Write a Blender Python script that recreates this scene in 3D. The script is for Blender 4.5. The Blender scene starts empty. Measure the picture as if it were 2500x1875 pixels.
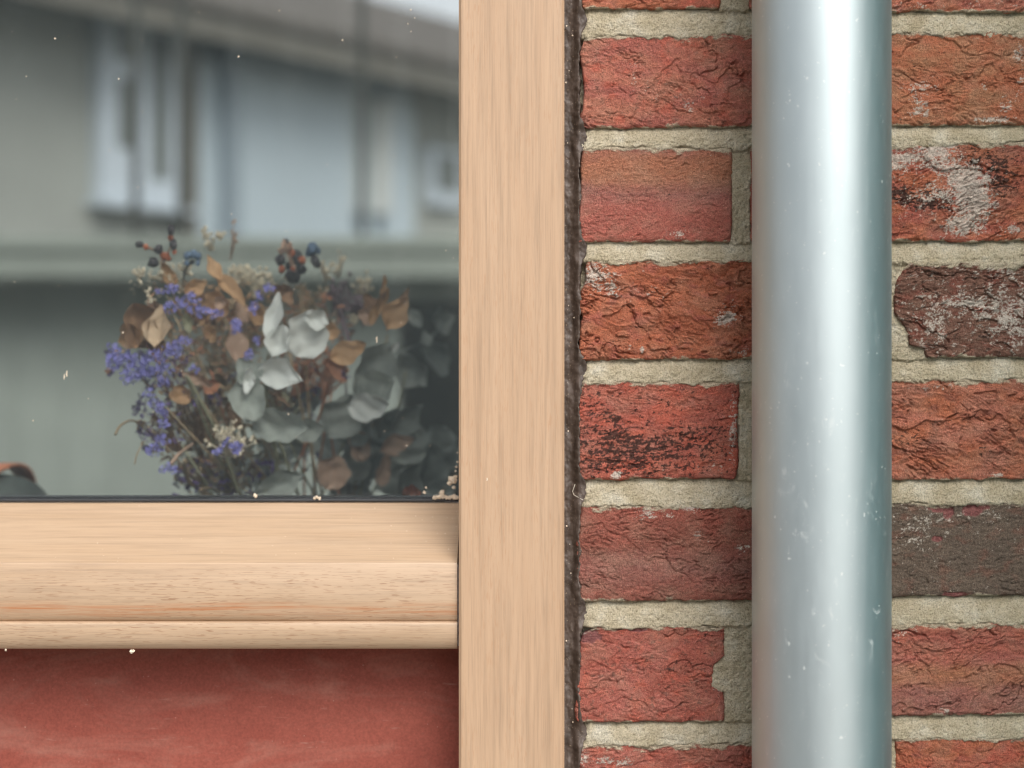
import bpy, math, random
import numpy as np
from mathutils import Vector, Matrix

# ------------------------------------------------------------------ camera, world, sun, exposure
scn = bpy.context.scene
D = 1.30                      # camera to brick face, metres
PXM = 0.2586e-3               # metres per photograph pixel on the brick face
GROUND = -1.2                 # camera stands 1.2 m above the ground; z = 0 is eye level

cam_d = bpy.data.cameras.new('camera')
cam = bpy.data.objects.new('camera', cam_d)
scn.collection.objects.link(cam)
cam.location = (0, -D, 0)
cam.rotation_euler = (math.radians(90), 0, 0)
cam_d.sensor_width = 36.0
cam_d.lens = 36.0 * D / (2500 * PXM)
cam_d.clip_start = 0.05
cam_d.clip_end = 2000
cam_d.dof.use_dof = True
cam_d.dof.focus_distance = D - 0.022
cam_d.dof.aperture_fstop = 4.5
scn.camera = cam

SUN_EL, SUN_AZ = 46.0, 20.0   # elevation; degrees to the right of straight out from the wall
world = bpy.data.worlds.new('World')
scn.world = world
world.use_nodes = True
wn = world.node_tree
wn.nodes.clear()
w_out = wn.nodes.new('ShaderNodeOutputWorld')
w_bg = wn.nodes.new('ShaderNodeBackground')
w_sky = wn.nodes.new('ShaderNodeTexSky')
w_sky.sky_type = 'NISHITA'
w_sky.sun_disc = False
w_sky.sun_elevation = math.radians(SUN_EL)
w_sky.sun_rotation = math.radians(180 - SUN_AZ)
w_sky.air_density = 1.0
w_sky.dust_density = 4.0
w_hsv = wn.nodes.new('ShaderNodeHueSaturation')
w_hsv.inputs['Saturation'].default_value = 0.24      # a high thin overcast veils the blue
w_bg.inputs['Strength'].default_value = 0.15
wn.links.new(w_sky.outputs[0], w_hsv.inputs['Color'])
wn.links.new(w_hsv.outputs[0], w_bg.inputs['Color'])
wn.links.new(w_bg.outputs[0], w_out.inputs['Surface'])

sun_d = bpy.data.lights.new('sun', 'SUN')
sun_d.energy = 1.3
sun_d.angle = math.radians(36)
sun_d.color = (1.0, 0.95, 0.88)
sun = bpy.data.objects.new('sun', sun_d)
scn.collection.objects.link(sun)
_el, _az = math.radians(SUN_EL), math.radians(SUN_AZ)
to_sun = Vector((math.sin(_az) * math.cos(_el), -math.cos(_az) * math.cos(_el), math.sin(_el)))
sun.rotation_euler = to_sun.to_track_quat('Z', 'Y').to_euler()

scn.view_settings.view_transform = 'Standard'
scn.view_settings.look = 'None'
scn.view_settings.gamma = 1.0
scn.view_settings.exposure = 0.52
scn.render.engine = 'CYCLES'
scn.cycles.use_denoising = True
scn.cycles.filter_width = 1.2
scn.cycles.max_bounces = 10
scn.cycles.diffuse_bounces = 4
scn.cycles.transparent_max_bounces = 16
scn.cycles.sample_clamp_indirect = 4.0

COL = scn.collection
RNG = random.Random(11)

# ------------------------------------------------------------------ helpers
def sc(y):                       # metres per photo pixel at depth y
    return PXM * (D + y) / D
def PX(px, y=0.0): return (px - 1250.0) * sc(y)
def PZ(py, y=0.0): return (937.5 - py) * sc(y)
def lin(r, g, b):                # sRGB 0-255 -> linear
    return tuple(((c / 255) / 12.92 if c / 255 <= 0.04045 else ((c / 255 + 0.055) / 1.055) ** 2.4) for c in (r, g, b))

def link(o, parent=None):
    COL.objects.link(o)
    if parent is not None:
        o.parent = parent
    return o
def tag(o, label=None, cat=None, group=None, kind=None):
    if label: o['label'] = label
    if cat: o['category'] = cat
    if group: o['group'] = group
    if kind: o['kind'] = kind
    return o
def empty(name, loc=(0, 0, 0)):
    o = bpy.data.objects.new(name, None)
    o.empty_display_size = 0.05
    o.location = loc
    return link(o)
def mesh_np(name, verts, faces, mat, parent=None, smooth=True, col=None):
    """verts (n,3) array in world space, faces (m,4) or (m,3) array or list of lists"""
    me = bpy.data.meshes.new(name)
    verts = np.asarray(verts, dtype=np.float32)
    if parent is not None:
        verts = verts - np.array(parent.matrix_basis.translation if parent.parent is None else
                                 (parent.parent.matrix_basis.translation + parent.matrix_basis.translation), dtype=np.float32)
    if isinstance(faces, np.ndarray):
        k = faces.shape[1]
        me.vertices.add(len(verts)); me.vertices.foreach_set('co', verts.ravel())
        me.loops.add(faces.size); me.loops.foreach_set('vertex_index', faces.astype(np.int32).ravel())
        me.polygons.add(len(faces))
        me.polygons.foreach_set('loop_start', np.arange(0, faces.size, k, dtype=np.int32))
        me.polygons.foreach_set('loop_total', np.full(len(faces), k, dtype=np.int32))
        me.update(calc_edges=True)
        me.validate()
    else:
        me.from_pydata([tuple(map(float, v)) for v in verts], [], faces)
    me.polygons.foreach_set('use_smooth', np.full(len(me.polygons), smooth, dtype=bool))
    if col is not None:
        a = me.color_attributes.new('Col', 'FLOAT_COLOR', 'POINT')
        a.data.foreach_set('color', np.asarray(col, dtype=np.float32).ravel())
    me.materials.append(mat)
    me.update()
    o = bpy.data.objects.new(name, me)
    return link(o, parent)

class MB:
    """collects shapes, then builds one mesh object"""
    def __init__(s): s.v = []; s.f = []
    def add(s, vs, fs):
        n = len(s.v); s.v += [tuple(v) for v in vs]; s.f += [[i + n for i in f] for f in fs]
    def box(s, x0, x1, y0, y1, z0, z1, b=0.0, M=None):
        if b <= 0:
            vs = [(x, y, z) for x in (x0, x1) for y in (y0, y1) for z in (z0, z1)]
            fs = [(0, 1, 3, 2), (4, 6, 7, 5), (0, 4, 5, 1), (2, 3, 7, 6), (0, 2, 6, 4), (1, 5, 7, 3)]
        else:
            c = ((x0 + x1) / 2, (y0 + y1) / 2, (z0 + z1) / 2); h = ((x1 - x0) / 2, (y1 - y0) / 2, (z1 - z0) / 2)
            vs = []; idx = {}
            for sx in (-1, 1):
                for sy in (-1, 1):
                    for sz in (-1, 1):
                        S = (sx, sy, sz)
                        for ax in range(3):
                            p = [c[k] + S[k] * (h[k] - (0 if k == ax else b)) for k in range(3)]
                            idx[(S, ax)] = len(vs); vs.append(tuple(p))
            fs = []
            for ax in range(3):
                o1, o2 = [k for k in range(3) if k != ax]
                for sg in (-1, 1):
                    ring = []
                    for (a_, b_) in ((-1, -1), (1, -1), (1, 1), (-1, 1)):
                        S = [0, 0, 0]; S[ax] = sg; S[o1] = a_; S[o2] = b_
                        ring.append(idx[(tuple(S), ax)])
                    if (sg > 0) == (ax == 1): ring.reverse()
                    fs.append(ring)
            for ax in range(3):
                o1, o2 = [k for k in range(3) if k != ax]
                for a_ in (-1, 1):
                    for b_ in (-1, 1):
                        S0 = [0, 0, 0]; S0[ax] = -1; S0[o1] = a_; S0[o2] = b_
                        S1 = list(S0); S1[ax] = 1
                        fs.append([idx[(tuple(S0), o1)], idx[(tuple(S1), o1)], idx[(tuple(S1), o2)], idx[(tuple(S0), o2)]])
            for sx in (-1, 1):
                for sy in (-1, 1):
                    for sz in (-1, 1):
                        fs.append([idx[((sx, sy, sz), k)] for k in range(3)])
        if M is not None: vs = [M @ Vector(v) for v in vs]
        s.add(vs, fs)
    def tube(s, pts, r0, r1=None, n=8, cap=True):
        pts = [Vector(p) for p in pts]; r1 = r0 if r1 is None else r1
        vs = []; fs = []
        ref = Vector((0.31, 0.94, 0.13))
        for i, p in enumerate(pts):
            t = (pts[min(i + 1, len(pts) - 1)] - pts[max(i - 1, 0)]).normalized()
            a = t.cross(ref)
            if a.length < 1e-4: a = t.cross(Vector((1, 0, 0)))
            a.normalize(); b = t.cross(a)
            r = r0 + (r1 - r0) * i / max(1, len(pts) - 1)
            for k in range(n):
                an = 2 * math.pi * k / n
                vs.append(p + a * (r * math.cos(an)) + b * (r * math.sin(an)))
        for i in range(len(pts) - 1):
            for k in range(n):
                fs.append((i * n + k, i * n + (k + 1) % n, (i + 1) * n + (k + 1) % n, (i + 1) * n + k))
        if cap:
            fs.append(tuple(range(n))[::-1]); fs.append(tuple((len(pts) - 1) * n + k for k in range(n)))
        s.add(vs, fs)
    def lathe(s, prof, cx, cy, n=48, cap=True):
        vs = []; fs = []
        for (r, z) in prof:
            for k in range(n):
                a = 2 * math.pi * k / n
                vs.append((cx + r * math.cos(a), cy + r * math.sin(a), z))
        for i in range(len(prof) - 1):
            for k in range(n):
                fs.append((i * n + k, i * n + (k + 1) % n, (i + 1) * n + (k + 1) % n, (i + 1) * n + k))
        s.add(vs, fs)
    def blob(s, c, r, seed=0, squash=(1, 1, 1), rough=0.25, n=5, m=8):
        rr = random.Random(seed)
        vs = [(c[0], c[1], c[2] + r * squash[2])]; fs = []
        for i in range(1, n):
            th = math.pi * i / n
            for k in range(m):
                ph = 2 * math.pi * k / m
                q = r * (1 + rough * (rr.random() - 0.5) * 2)
                vs.append((c[0] + q * math.sin(th) * math.cos(ph) * squash[0],
                           c[1] + q * math.sin(th) * math.sin(ph) * squash[1],
                           c[2] + q * math.cos(th) * squash[2]))
        vs.append((c[0], c[1], c[2] - r * squash[2]))
        for k in range(m): fs.append((0, 1 + k, 1 + (k + 1) % m))
        for i in range(n - 2):
            for k in range(m):
                a = 1 + i * m
                fs.append((a + k, a + m + k, a + m + (k + 1) % m, a + (k + 1) % m))
        L = len(vs) - 1; a = 1 + (n - 2) * m
        for k in range(m): fs.append((L, a + (k + 1) % m, a + k))
        s.add(vs, fs)
    def build(s, name, mat, parent=None, smooth=False):
        return mesh_np(name, np.array([tuple(v) for v in s.v]), [list(f) for f in s.f], mat, parent, smooth)

# ---------------- numpy noise
def _hash(ix, iy, seed):
    h = (ix.astype(np.int64) * 374761393 + iy.astype(np.int64) * 668265263 + seed * 1274126177) & 0xFFFFFFFF
    h = ((h ^ (h >> 13)) * 1274126177) & 0xFFFFFFFF
    h = ((h ^ (h >> 16)) * 2246822519) & 0xFFFFFFFF
    return (h ^ (h >> 15)) & 0xFFFFFFFF
def perlin(x, y, seed=0):
    x = np.asarray(x, dtype=np.float64); y = np.asarray(y, dtype=np.float64)
    ix = np.floor(x); iy = np.floor(y); fx = x - ix; fy = y - iy
    def g(dx, dy):
        a = _hash(ix + dx, iy + dy, seed) * (2 * math.pi / 4294967296.0)
        return np.cos(a) * (fx - dx) + np.sin(a) * (fy - dy)
    u = fx * fx * fx * (fx * (fx * 6 - 15) + 10); v = fy * fy * fy * (fy * (fy * 6 - 15) + 10)
    a = g(0, 0); b = g(1, 0); c = g(0, 1); d = g(1, 1)
    return (a + (b - a) * u + (c - a) * v + (a - b - c + d) * u * v) * 1.5
def fbm(x, y, seed=0, o=4, gain=0.5):
    t = 0; a = 1.0; n = 0
    for i in range(o):
        t = t + a * perlin(x * 2 ** i, y * 2 ** i, seed + i * 17); n += a; a *= gain
    return t / n
def sstep(a, b, x):
    t = np.clip((x - a) / (b - a), 0, 1); return t * t * (3 - 2 * t)

# ---------------- materials
def new_mat(name):
    m = bpy.data.materials.new(name); m.use_nodes = True
    nt = m.node_tree; bs = nt.nodes['Principled BSDF']
    return m, nt, bs
def N(nt, typ, **kw):
    n = nt.nodes.new(typ)
    for k, v in kw.items():
        if k.startswith('i_'): n.inputs[k[2:].replace('_', ' ')].default_value = v
        else: setattr(n, k, v)
    return n
def mapped(nt, scale, loc=(0, 0, 0)):
    g = N(nt, 'ShaderNodeNewGeometry'); mp = N(nt, 'ShaderNodeMapping')
    mp.inputs['Scale'].default_value = scale; mp.inputs['Location'].default_value = loc
    nt.links.new(g.outputs['Position'], mp.inputs['Vector'])
    return mp.outputs[0]
def noise(nt, vec, scale=1.0, detail=3.0, rough=0.5, dist=0.0):
    n = N(nt, 'ShaderNodeTexNoise')
    n.inputs['Scale'].default_value = scale; n.inputs['Detail'].default_value = detail
    n.inputs['Roughness'].default_value = rough; n.inputs['Distortion'].default_value = dist
    if vec is not None: nt.links.new(vec, n.inputs['Vector'])
    return n.outputs[0]
def ramp(nt, fac, stops):
    r = N(nt, 'ShaderNodeValToRGB'); cr = r.color_ramp
    while len(cr.elements) < len(stops): cr.elements.new(0.5)
    for e, (p, c) in zip(cr.elements, stops):
        e.position = p; e.color = (c[0], c[1], c[2], 1) if not isinstance(c, (int, float)) else (c, c, c, 1)
    nt.links.new(fac, r.inputs[0]); return r.outputs[0]
def mix(nt, fac, a, b, mode='MIX'):
    m = N(nt, 'ShaderNodeMix', data_type='RGBA', blend_type=mode)
    for s_, v in ((0, fac), (6, a), (7, b)):
        if isinstance(v, (int, float)): m.inputs[s_].default_value = v
        elif isinstance(v, tuple): m.inputs[s_].default_value = (v[0], v[1], v[2], 1)
        else: nt.links.new(v, m.inputs[s_])
    return m.outputs[2]
def bump(nt, bs, h, strength=0.3, dist=0.001):
    b = N(nt, 'ShaderNodeBump'); b.inputs['Strength'].default_value = strength; b.inputs['Distance'].default_value = dist
    nt.links.new(h, b.inputs['Height']); nt.links.new(b.outputs[0], bs.inputs['Normal'])
def plain(name, col, rough=0.7, var=0.25, scale=30.0, metallic=0.0, bumpd=0.0):
    m, nt, bs = new_mat(name)
    v = mapped(nt, (scale,) * 3)
    n = noise(nt, v, 1, 4, 0.6)
    lo = tuple(max(0, c * (1 - var)) for c in col); hi = tuple(min(1, c * (1 + var)) for c in col)
    nt.links.new(ramp(nt, n, [(0.3, lo), (0.7, hi)]), bs.inputs['Base Color'])
    bs.inputs['Roughness'].default_value = rough; bs.inputs['Metallic'].default_value = metallic
    if bumpd: bump(nt, bs, n, 0.4, bumpd)
    return m

def wood(name, along, light, dark, pore, pore_amt=0.5, seed=0.0, red=None, zmask=None):
    """along: 0 grain runs along x, 2 along z"""
    m, nt, bs = new_mat(name)
    def vec(across, al, off):
        s = [across] * 3; s[along] = al
        return mapped(nt, tuple(s), (off + seed, off * 1.7 + seed, off * 0.3))
    wide = noise(nt, vec(46, 3.4, 3.0), 1, 3, 0.6, 0.6)
    mid = noise(nt, vec(260, 9.0, 9.0), 1, 3, 0.6, 0.3)
    fine = noise(nt, vec(1000, 26.0, 5.0), 1, 3, 0.65)
    base = ramp(nt, wide, [(0.32, dark), (0.66, light)])
    mcol = ramp(nt, mid, [(0.3, 0.86), (0.5, 1.0), (0.72, 1.05)])
    c = mix(nt, 1.0, base, mcol, 'MULTIPLY')
    fcol = ramp(nt, fine, [(0.3, 0.84), (0.48, 0.99), (0.7, 1.05)])
    c = mix(nt, 1.0, c, fcol, 'MULTIPLY')
    por = noise(nt, vec(1500, 120.0, 1.0), 1, 1, 0.5)
    pgate = noise(nt, vec(55, 9.0, 21.0), 1, 2, 0.5)
    pm = ramp(nt, por, [(0.60, 0.0), (0.67, 1.0)])
    pg = ramp(nt, pgate, [(0.40, 0.25), (0.62, 1.0)])
    pf = mix(nt, 1.0, pm, pg, 'MULTIPLY')
    k = N(nt, 'ShaderNodeMath', operation='MULTIPLY'); nt.links.new(pf, k.inputs[0]); k.inputs[1].default_value = pore_amt
    if zmask is not None:    # open pores show on the flat-sawn front, hardly on the top face
        gz = N(nt, 'ShaderNodeNewGeometry'); sz = N(nt, 'ShaderNodeSeparateXYZ'); nt.links.new(gz.outputs['Position'], sz.inputs[0])
        mz = N(nt, 'ShaderNodeMapRange'); nt.links.new(sz.outputs[2], mz.inputs[0])
        for i_, v_ in ((1, zmask), (2, zmask - 0.008), (3, 0.15), (4, 1.0)): mz.inputs[i_].default_value = v_
        kz = N(nt, 'ShaderNodeMath', operation='MULTIPLY'); nt.links.new(k.outputs[0], kz.inputs[0]); nt.links.new(mz.outputs[0], kz.inputs[1]); k = kz
    c = mix(nt, k.outputs[0], c, pore)
    if red is not None:      # a darker red-brown streak at a given height: (z, half width, colour)
        g = N(nt, 'ShaderNodeNewGeometry'); sp = N(nt, 'ShaderNodeSeparateXYZ'); nt.links.new(g.outputs['Position'], sp.inputs[0])
        wv = noise(nt, mapped(nt, (9, 9, 9), (4, 2, 0)), 1, 4, 0.6)
        a1 = N(nt, 'ShaderNodeMath', operation='MULTIPLY_ADD'); nt.links.new(wv, a1.inputs[0]); a1.inputs[1].default_value = 0.012
        nt.links.new(sp.outputs[2], a1.inputs[2])
        a2 = N(nt, 'ShaderNodeMath', operation='SUBTRACT'); nt.links.new(a1.outputs[0], a2.inputs[0]); a2.inputs[1].default_value = red[0] + 0.006
        a3 = N(nt, 'ShaderNodeMath', operation='ABSOLUTE'); nt.links.new(a2.outputs[0], a3.inputs[0])
        a4 = N(nt, 'ShaderNodeMapRange'); nt.links.new(a3.outputs[0], a4.inputs[0])
        a4.inputs[1].default_value = 0; a4.inputs[2].default_value = red[1]; a4.inputs[3].default_value = 1; a4.inputs[4].default_value = 0
        st = noise(nt, vec(700, 22.0, 31.0), 1, 3, 0.6)
        sm = ramp(nt, st, [(0.42, 0.12), (0.62, 1.0)])
        f = mix(nt, 1.0, a4.outputs[0], sm, 'MULTIPLY')
        c = mix(nt, f, c, red[2])
    nt.links.new(c, bs.inputs['Base Color'])
    bs.inputs['Roughness'].default_value = 0.42
    bs.inputs['Specular IOR Level'].default_value = 0.5
    bump(nt, bs, fine, 0.12, 0.0004)
    return m

W_L, W_D = (0.495, 0.335, 0.218), (0.46, 0.302, 0.190)
M = {}
M['wood_post'] = wood('pale_hardwood_upright', 2, W_L, W_D, (0.42, 0.22, 0.11), 0.35, 0.0)
M['wood_sill'] = wood('pale_hardwood_sill', 0, (0.495, 0.352, 0.238), (0.45, 0.308, 0.196), (0.24, 0.11, 0.05), 0.6, 7.3,
                      red=(PZ(1487, -0.004), 0.006, (0.42, 0.17, 0.07)), zmask=PZ(1376, -0.004))

def brick_material():
    m, nt, bs = new_mat('handmade_clay_brick')
    at = N(nt, 'ShaderNodeVertexColor', layer_name='Col')
    g1 = noise(nt, mapped(nt, (1500,) * 3), 1, 3, 0.7)
    g2 = noise(nt, mapped(nt, (420,) * 3, (3, 1, 2)), 1, 3, 0.6)
    c = mix(nt, 1.0, at.outputs[0], ramp(nt, g1, [(0.30, 0.48), (0.5, 1.0), (0.70, 1.42)]), 'MULTIPLY')
    c = mix(nt, 1.0, c, ramp(nt, g2, [(0.3, 0.82), (0.7, 1.14)]), 'MULTIPLY')
    # tiny pale sand grains
    sp = noise(nt, mapped(nt, (1500,) * 3, (7, 7, 7)), 1, 1, 0.5)
    c = mix(nt, ramp(nt, sp, [(0.72, 0.0), (0.76, 0.55)]), c, (0.62, 0.50, 0.36))
    nt.links.new(c, bs.inputs['Base Color'])
    bs.inputs['Roughness'].default_value = 0.92
    bs.inputs['Specular IOR Level'].default_value = 0.2
    gb = N(nt, 'ShaderNodeMath', operation='ADD'); nt.links.new(g1, gb.inputs[0]); nt.links.new(g2, gb.inputs[1])
    bump(nt, bs, gb.outputs[0], 0.9, 0.0012)
    return m
M['brick'] = brick_material()

def mortar_material():
    m, nt, bs = new_mat('lime_sand_mortar')
    g1 = noise(nt, mapped(nt, (1000,) * 3), 1, 3, 0.75)
    g2 = noise(nt, mapped(nt, (60,) * 3), 1, 4, 0.6)
    base = ramp(nt, g2, [(0.32, (0.47, 0.395, 0.265)), (0.52, (0.58, 0.505, 0.365)), (0.72, (0.68, 0.63, 0.51))])
    c = mix(nt, 1.0, base, ramp(nt, g1, [(0.30, 0.45), (0.48, 1.0), (0.72, 1.25)]), 'MULTIPLY')
    dk = noise(nt, mapped(nt, (1300,) * 3, (5, 5, 5)), 1, 1, 0.5)
    c = mix(nt, ramp(nt, dk, [(0.70, 0.0), (0.75, 0.5)]), c, (0.28, 0.18, 0.10))
    nt.links.new(c, bs.inputs['Base Color']); bs.inputs['Roughness'].default_value = 0.95
    bs.inputs['Specular IOR Level'].default_value = 0.15
    bump(nt, bs, g1, 1.0, 0.0020)
    return m
M['mortar'] = mortar_material()

def sealant_material():
    m, nt, bs = new_mat('brown_sealant')
    g2 = noise(nt, mapped(nt, (140, 140, 60)), 1, 4, 0.65)
    base = ramp(nt, g2, [(0.3, (0.042, 0.029, 0.022)), (0.52, (0.080, 0.057, 0.045)), (0.74, (0.15, 0.12, 0.105))])
    d = noise(nt, mapped(nt, (1150,) * 3, (3, 9, 1)), 1, 1, 0.5)
    c = mix(nt, ramp(nt, d, [(0.70, 0.0), (0.75, 0.8)]), base, (0.40, 0.31, 0.22))
    nt.links.new(c, bs.inputs['Base Color']); bs.inputs['Roughness'].default_value = 0.55
    bump(nt, bs, g2, 0.3, 0.001)
    return m
M['sealant'] = sealant_material()

def pipe_material():
    m, nt, bs = new_mat('galvanised_steel')
    v = mapped(nt, (260, 260, 30))
    n1 = noise(nt, v, 1, 4, 0.6)
    n2 = noise(nt, mapped(nt, (18, 18, 9)), 1, 4, 0.6)
    c = ramp(nt, n2, [(0.3, (0.54, 0.61, 0.625)), (0.7, (0.61, 0.68, 0.695))])
    # pale scuffs and dried splashes, more of them towards the foot of the pipe
    s1 = noise(nt, mapped(nt, (95, 95, 48), (2, 4, 0)), 1, 5, 0.7, 1.2)
    s2 = noise(nt, mapped(nt, (26, 26, 14), (8, 1, 0)), 1, 3, 0.6)
    g = N(nt, 'ShaderNodeNewGeometry'); sp = N(nt, 'ShaderNodeSeparateXYZ'); nt.links.new(g.outputs['Position'], sp.inputs[0])
    mr = N(nt, 'ShaderNodeMapRange'); nt.links.new(sp.outputs[2], mr.inputs[0])
    for i_, v_ in ((1, 0.2), (2, -0.25), (3, 0.0), (4, 1.0)): mr.inputs[i_].default_value = v_
    f = mix(nt, 1.0, ramp(nt, s1, [(0.59, 0.0), (0.70, 0.75)]), ramp(nt, s2, [(0.40, 0.0), (0.58, 1.0)]), 'MULTIPLY')
    f = mix(nt, 1.0, f, mr.outputs[0], 'MULTIPLY')
    dd = noise(nt, mapped(nt, (420, 420, 420), (1, 6, 3)), 1, 1, 0.5)
    dots = ramp(nt, dd, [(0.735, 0.0), (0.76, 0.7)])
    f2 = mix(nt, 1.0, f, dots, 'SCREEN')
    c2 = mix(nt, f2, c, (0.80, 0.82, 0.80))
    nt.links.new(c2, bs.inputs['Base Color'])
    mt = mix(nt, f2, (1, 1, 1), (0.35, 0.35, 0.35)); nt.links.new(mt, bs.inputs['Metallic'])
    bs.inputs['Specular Tint'].default_value = (0.52, 0.72, 0.73, 1)
    nt.links.new(ramp(nt, n1, [(0.3, 0.48), (0.7, 0.53)]), bs.inputs['Roughness'])
    return m
M['pipe'] = pipe_material()

def panel_material():
    m, nt, bs = new_mat('red_oxide_board')
    n1 = noise(nt, mapped(nt, (14, 14, 22)), 1, 5, 0.6)
    n2 = noise(nt, mapped(nt, (600,) * 3), 1, 3, 0.7)
    c = ramp(nt, n1, [(0.3, (0.25, 0.060, 0.042)), (0.7, (0.32, 0.088, 0.062))])
    c = mix(nt, 1.0, c, ramp(nt, n2, [(0.3, 0.80), (0.7, 1.2)]), 'MULTIPLY')
    # dusty wiped smears
    s = noise(nt, mapped(nt, (9, 9, 26), (1.2, 0, 0.6)), 1, 5, 0.65, 0.8)
    c = mix(nt, ramp(nt, s, [(0.50, 0.0), (0.75, 0.30)]), c, (0.52, 0.30, 0.23))
    w = noise(nt, mapped(nt, (60, 60, 420), (4, 0, 2)), 1, 3, 0.6)
    c = mix(nt, ramp(nt, w, [(0.66, 0.0), (0.78, 0.22)]), c, (0.60, 0.42, 0.34))
    sp = noise(nt, mapped(nt, (520,) * 3, (9, 9, 9)), 1, 1, 0.5)
    c = mix(nt, ramp(nt, sp, [(0.755, 0.0), (0.79, 0.4)]), c, (0.60, 0.40, 0.32))
    nt.links.new(c, bs.inputs['Base Color']); bs.inputs['Roughness'].default_value = 0.7
    bs.inputs['Specular IOR Level'].default_value = 0.3
    bump(nt, bs, n2, 0.15, 0.0005)
    return m
M['panel'] = panel_material()

def glass_material():
    m = bpy.data.materials.new('coated_window_glass'); m.use_nodes = True
    nt = m.node_tree; nt.nodes.clear()
    out = N(nt, 'ShaderNodeOutputMaterial'); mx = N(nt, 'ShaderNodeMixShader')
    tr = N(nt, 'ShaderNodeBsdfTransparent'); tr.inputs[0].default_value = (0.985, 0.99, 0.985, 1)
    gl = N(nt, 'ShaderNodeBsdfGlossy'); gl.inputs['Roughness'].default_value = 0.0
    gl.inputs['Color'].default_value = (0.97, 1.0, 0.985, 1)
    mx.inputs[0].default_value = 0.055
    nt.links.new(tr.outputs[0], mx.inputs[1]); nt.links.new(gl.outputs[0], mx.inputs[2]); nt.links.new(mx.outputs[0], out.inputs[0])
    return m
M['glass'] = glass_material()
M['gasket'] = plain('black_rubber', (0.022, 0.024, 0.028), 0.5, 0.2)
M['interior'] = plain('interior_plaster', (0.35, 0.35, 0.33), 0.9, 0.08, 3)
M['interior_floor'] = plain('interior_boards', (0.16, 0.10, 0.06), 0.6, 0.2, 6)
M['board'] = plain('backing_board', (0.20, 0.18, 0.15), 0.9, 0.1)
M['ground'] = plain('pale_gravel', (0.20, 0.19, 0.165), 0.95, 0.35, 14)
M['render_wall'] = plain('grey_render', (0.27, 0.285, 0.262), 0.9, 0.08, 2)
M['white_paint'] = plain('white_paint', (0.44, 0.50, 0.555), 0.5, 0.03, 3)
M['blue_white'] = plain('pale_blue_cladding', (0.37, 0.44, 0.485), 0.6, 0.05, 2)
M['dark_glass'] = plain('dark_pane', (0.11, 0.125, 0.115), 0.3, 0.15, 2)
M['soffit'] = plain('dark_soffit', (0.08, 0.08, 0.062), 0.8, 0.1, 4)
M['fascia'] = plain('brown_fascia', (0.105, 0.098, 0.08), 0.6, 0.1, 4)
M['roof'] = plain('brown_roof_tile', (0.088, 0.078, 0.068), 0.9, 0.2, 9)
M['fence'] = plain('grey_green_fence', (0.235, 0.265, 0.24), 0.9, 0.12, 5)
M['fence_cap'] = plain('grey_green_coping', (0.19, 0.215, 0.19), 0.85, 0.06, 5)
M['post_dark'] = plain('dark_timber', (0.03, 0.032, 0.026), 0.85, 0.2, 20)
M['teal'] = plain('turquoise_paint', (0.10, 0.43, 0.45), 0.5, 0.12, 12)

# ------------------------------------------------------------------ setting: ground
g_mb = MB(); g_mb.box(-300, 300, -300, 300, GROUND - 0.2, GROUND)
tag(g_mb.build('ground', M['ground']), kind='structure')

# ------------------------------------------------------------------ brick wall
wall = tag(empty('brick_wall', (0.30, 0.05, GROUND)),
           'weathered red handmade brick wall with sandy lime mortar beside the pale timber post', 'wall')

CR = {  # brick colours measured as surface albedo
    'salmon': lin(190, 108, 84), 'orange': lin(186, 98, 62), 'red': lin(172, 80, 66), 'deep': lin(136, 68, 55),
    'pink': lin(180, 92, 80), 'ochre': lin(180, 116, 78), 'brown': lin(122, 84, 70), 'grey': lin(104, 90, 78),
    'mauve': lin(150, 92, 84), 'bright': lin(196, 84, 62), 'rust': lin(178, 88, 54),
}
EFF = np.array(lin(208, 198, 182)); SOOT = np.array(lin(52, 42, 38)); MORT = np.array(lin(196, 183, 154))

def interp_pts(pts, v):
    xs = [p[0] for p in pts]; ys = [p[1] for p in pts]
    return np.interp(v, xs, ys)

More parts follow.
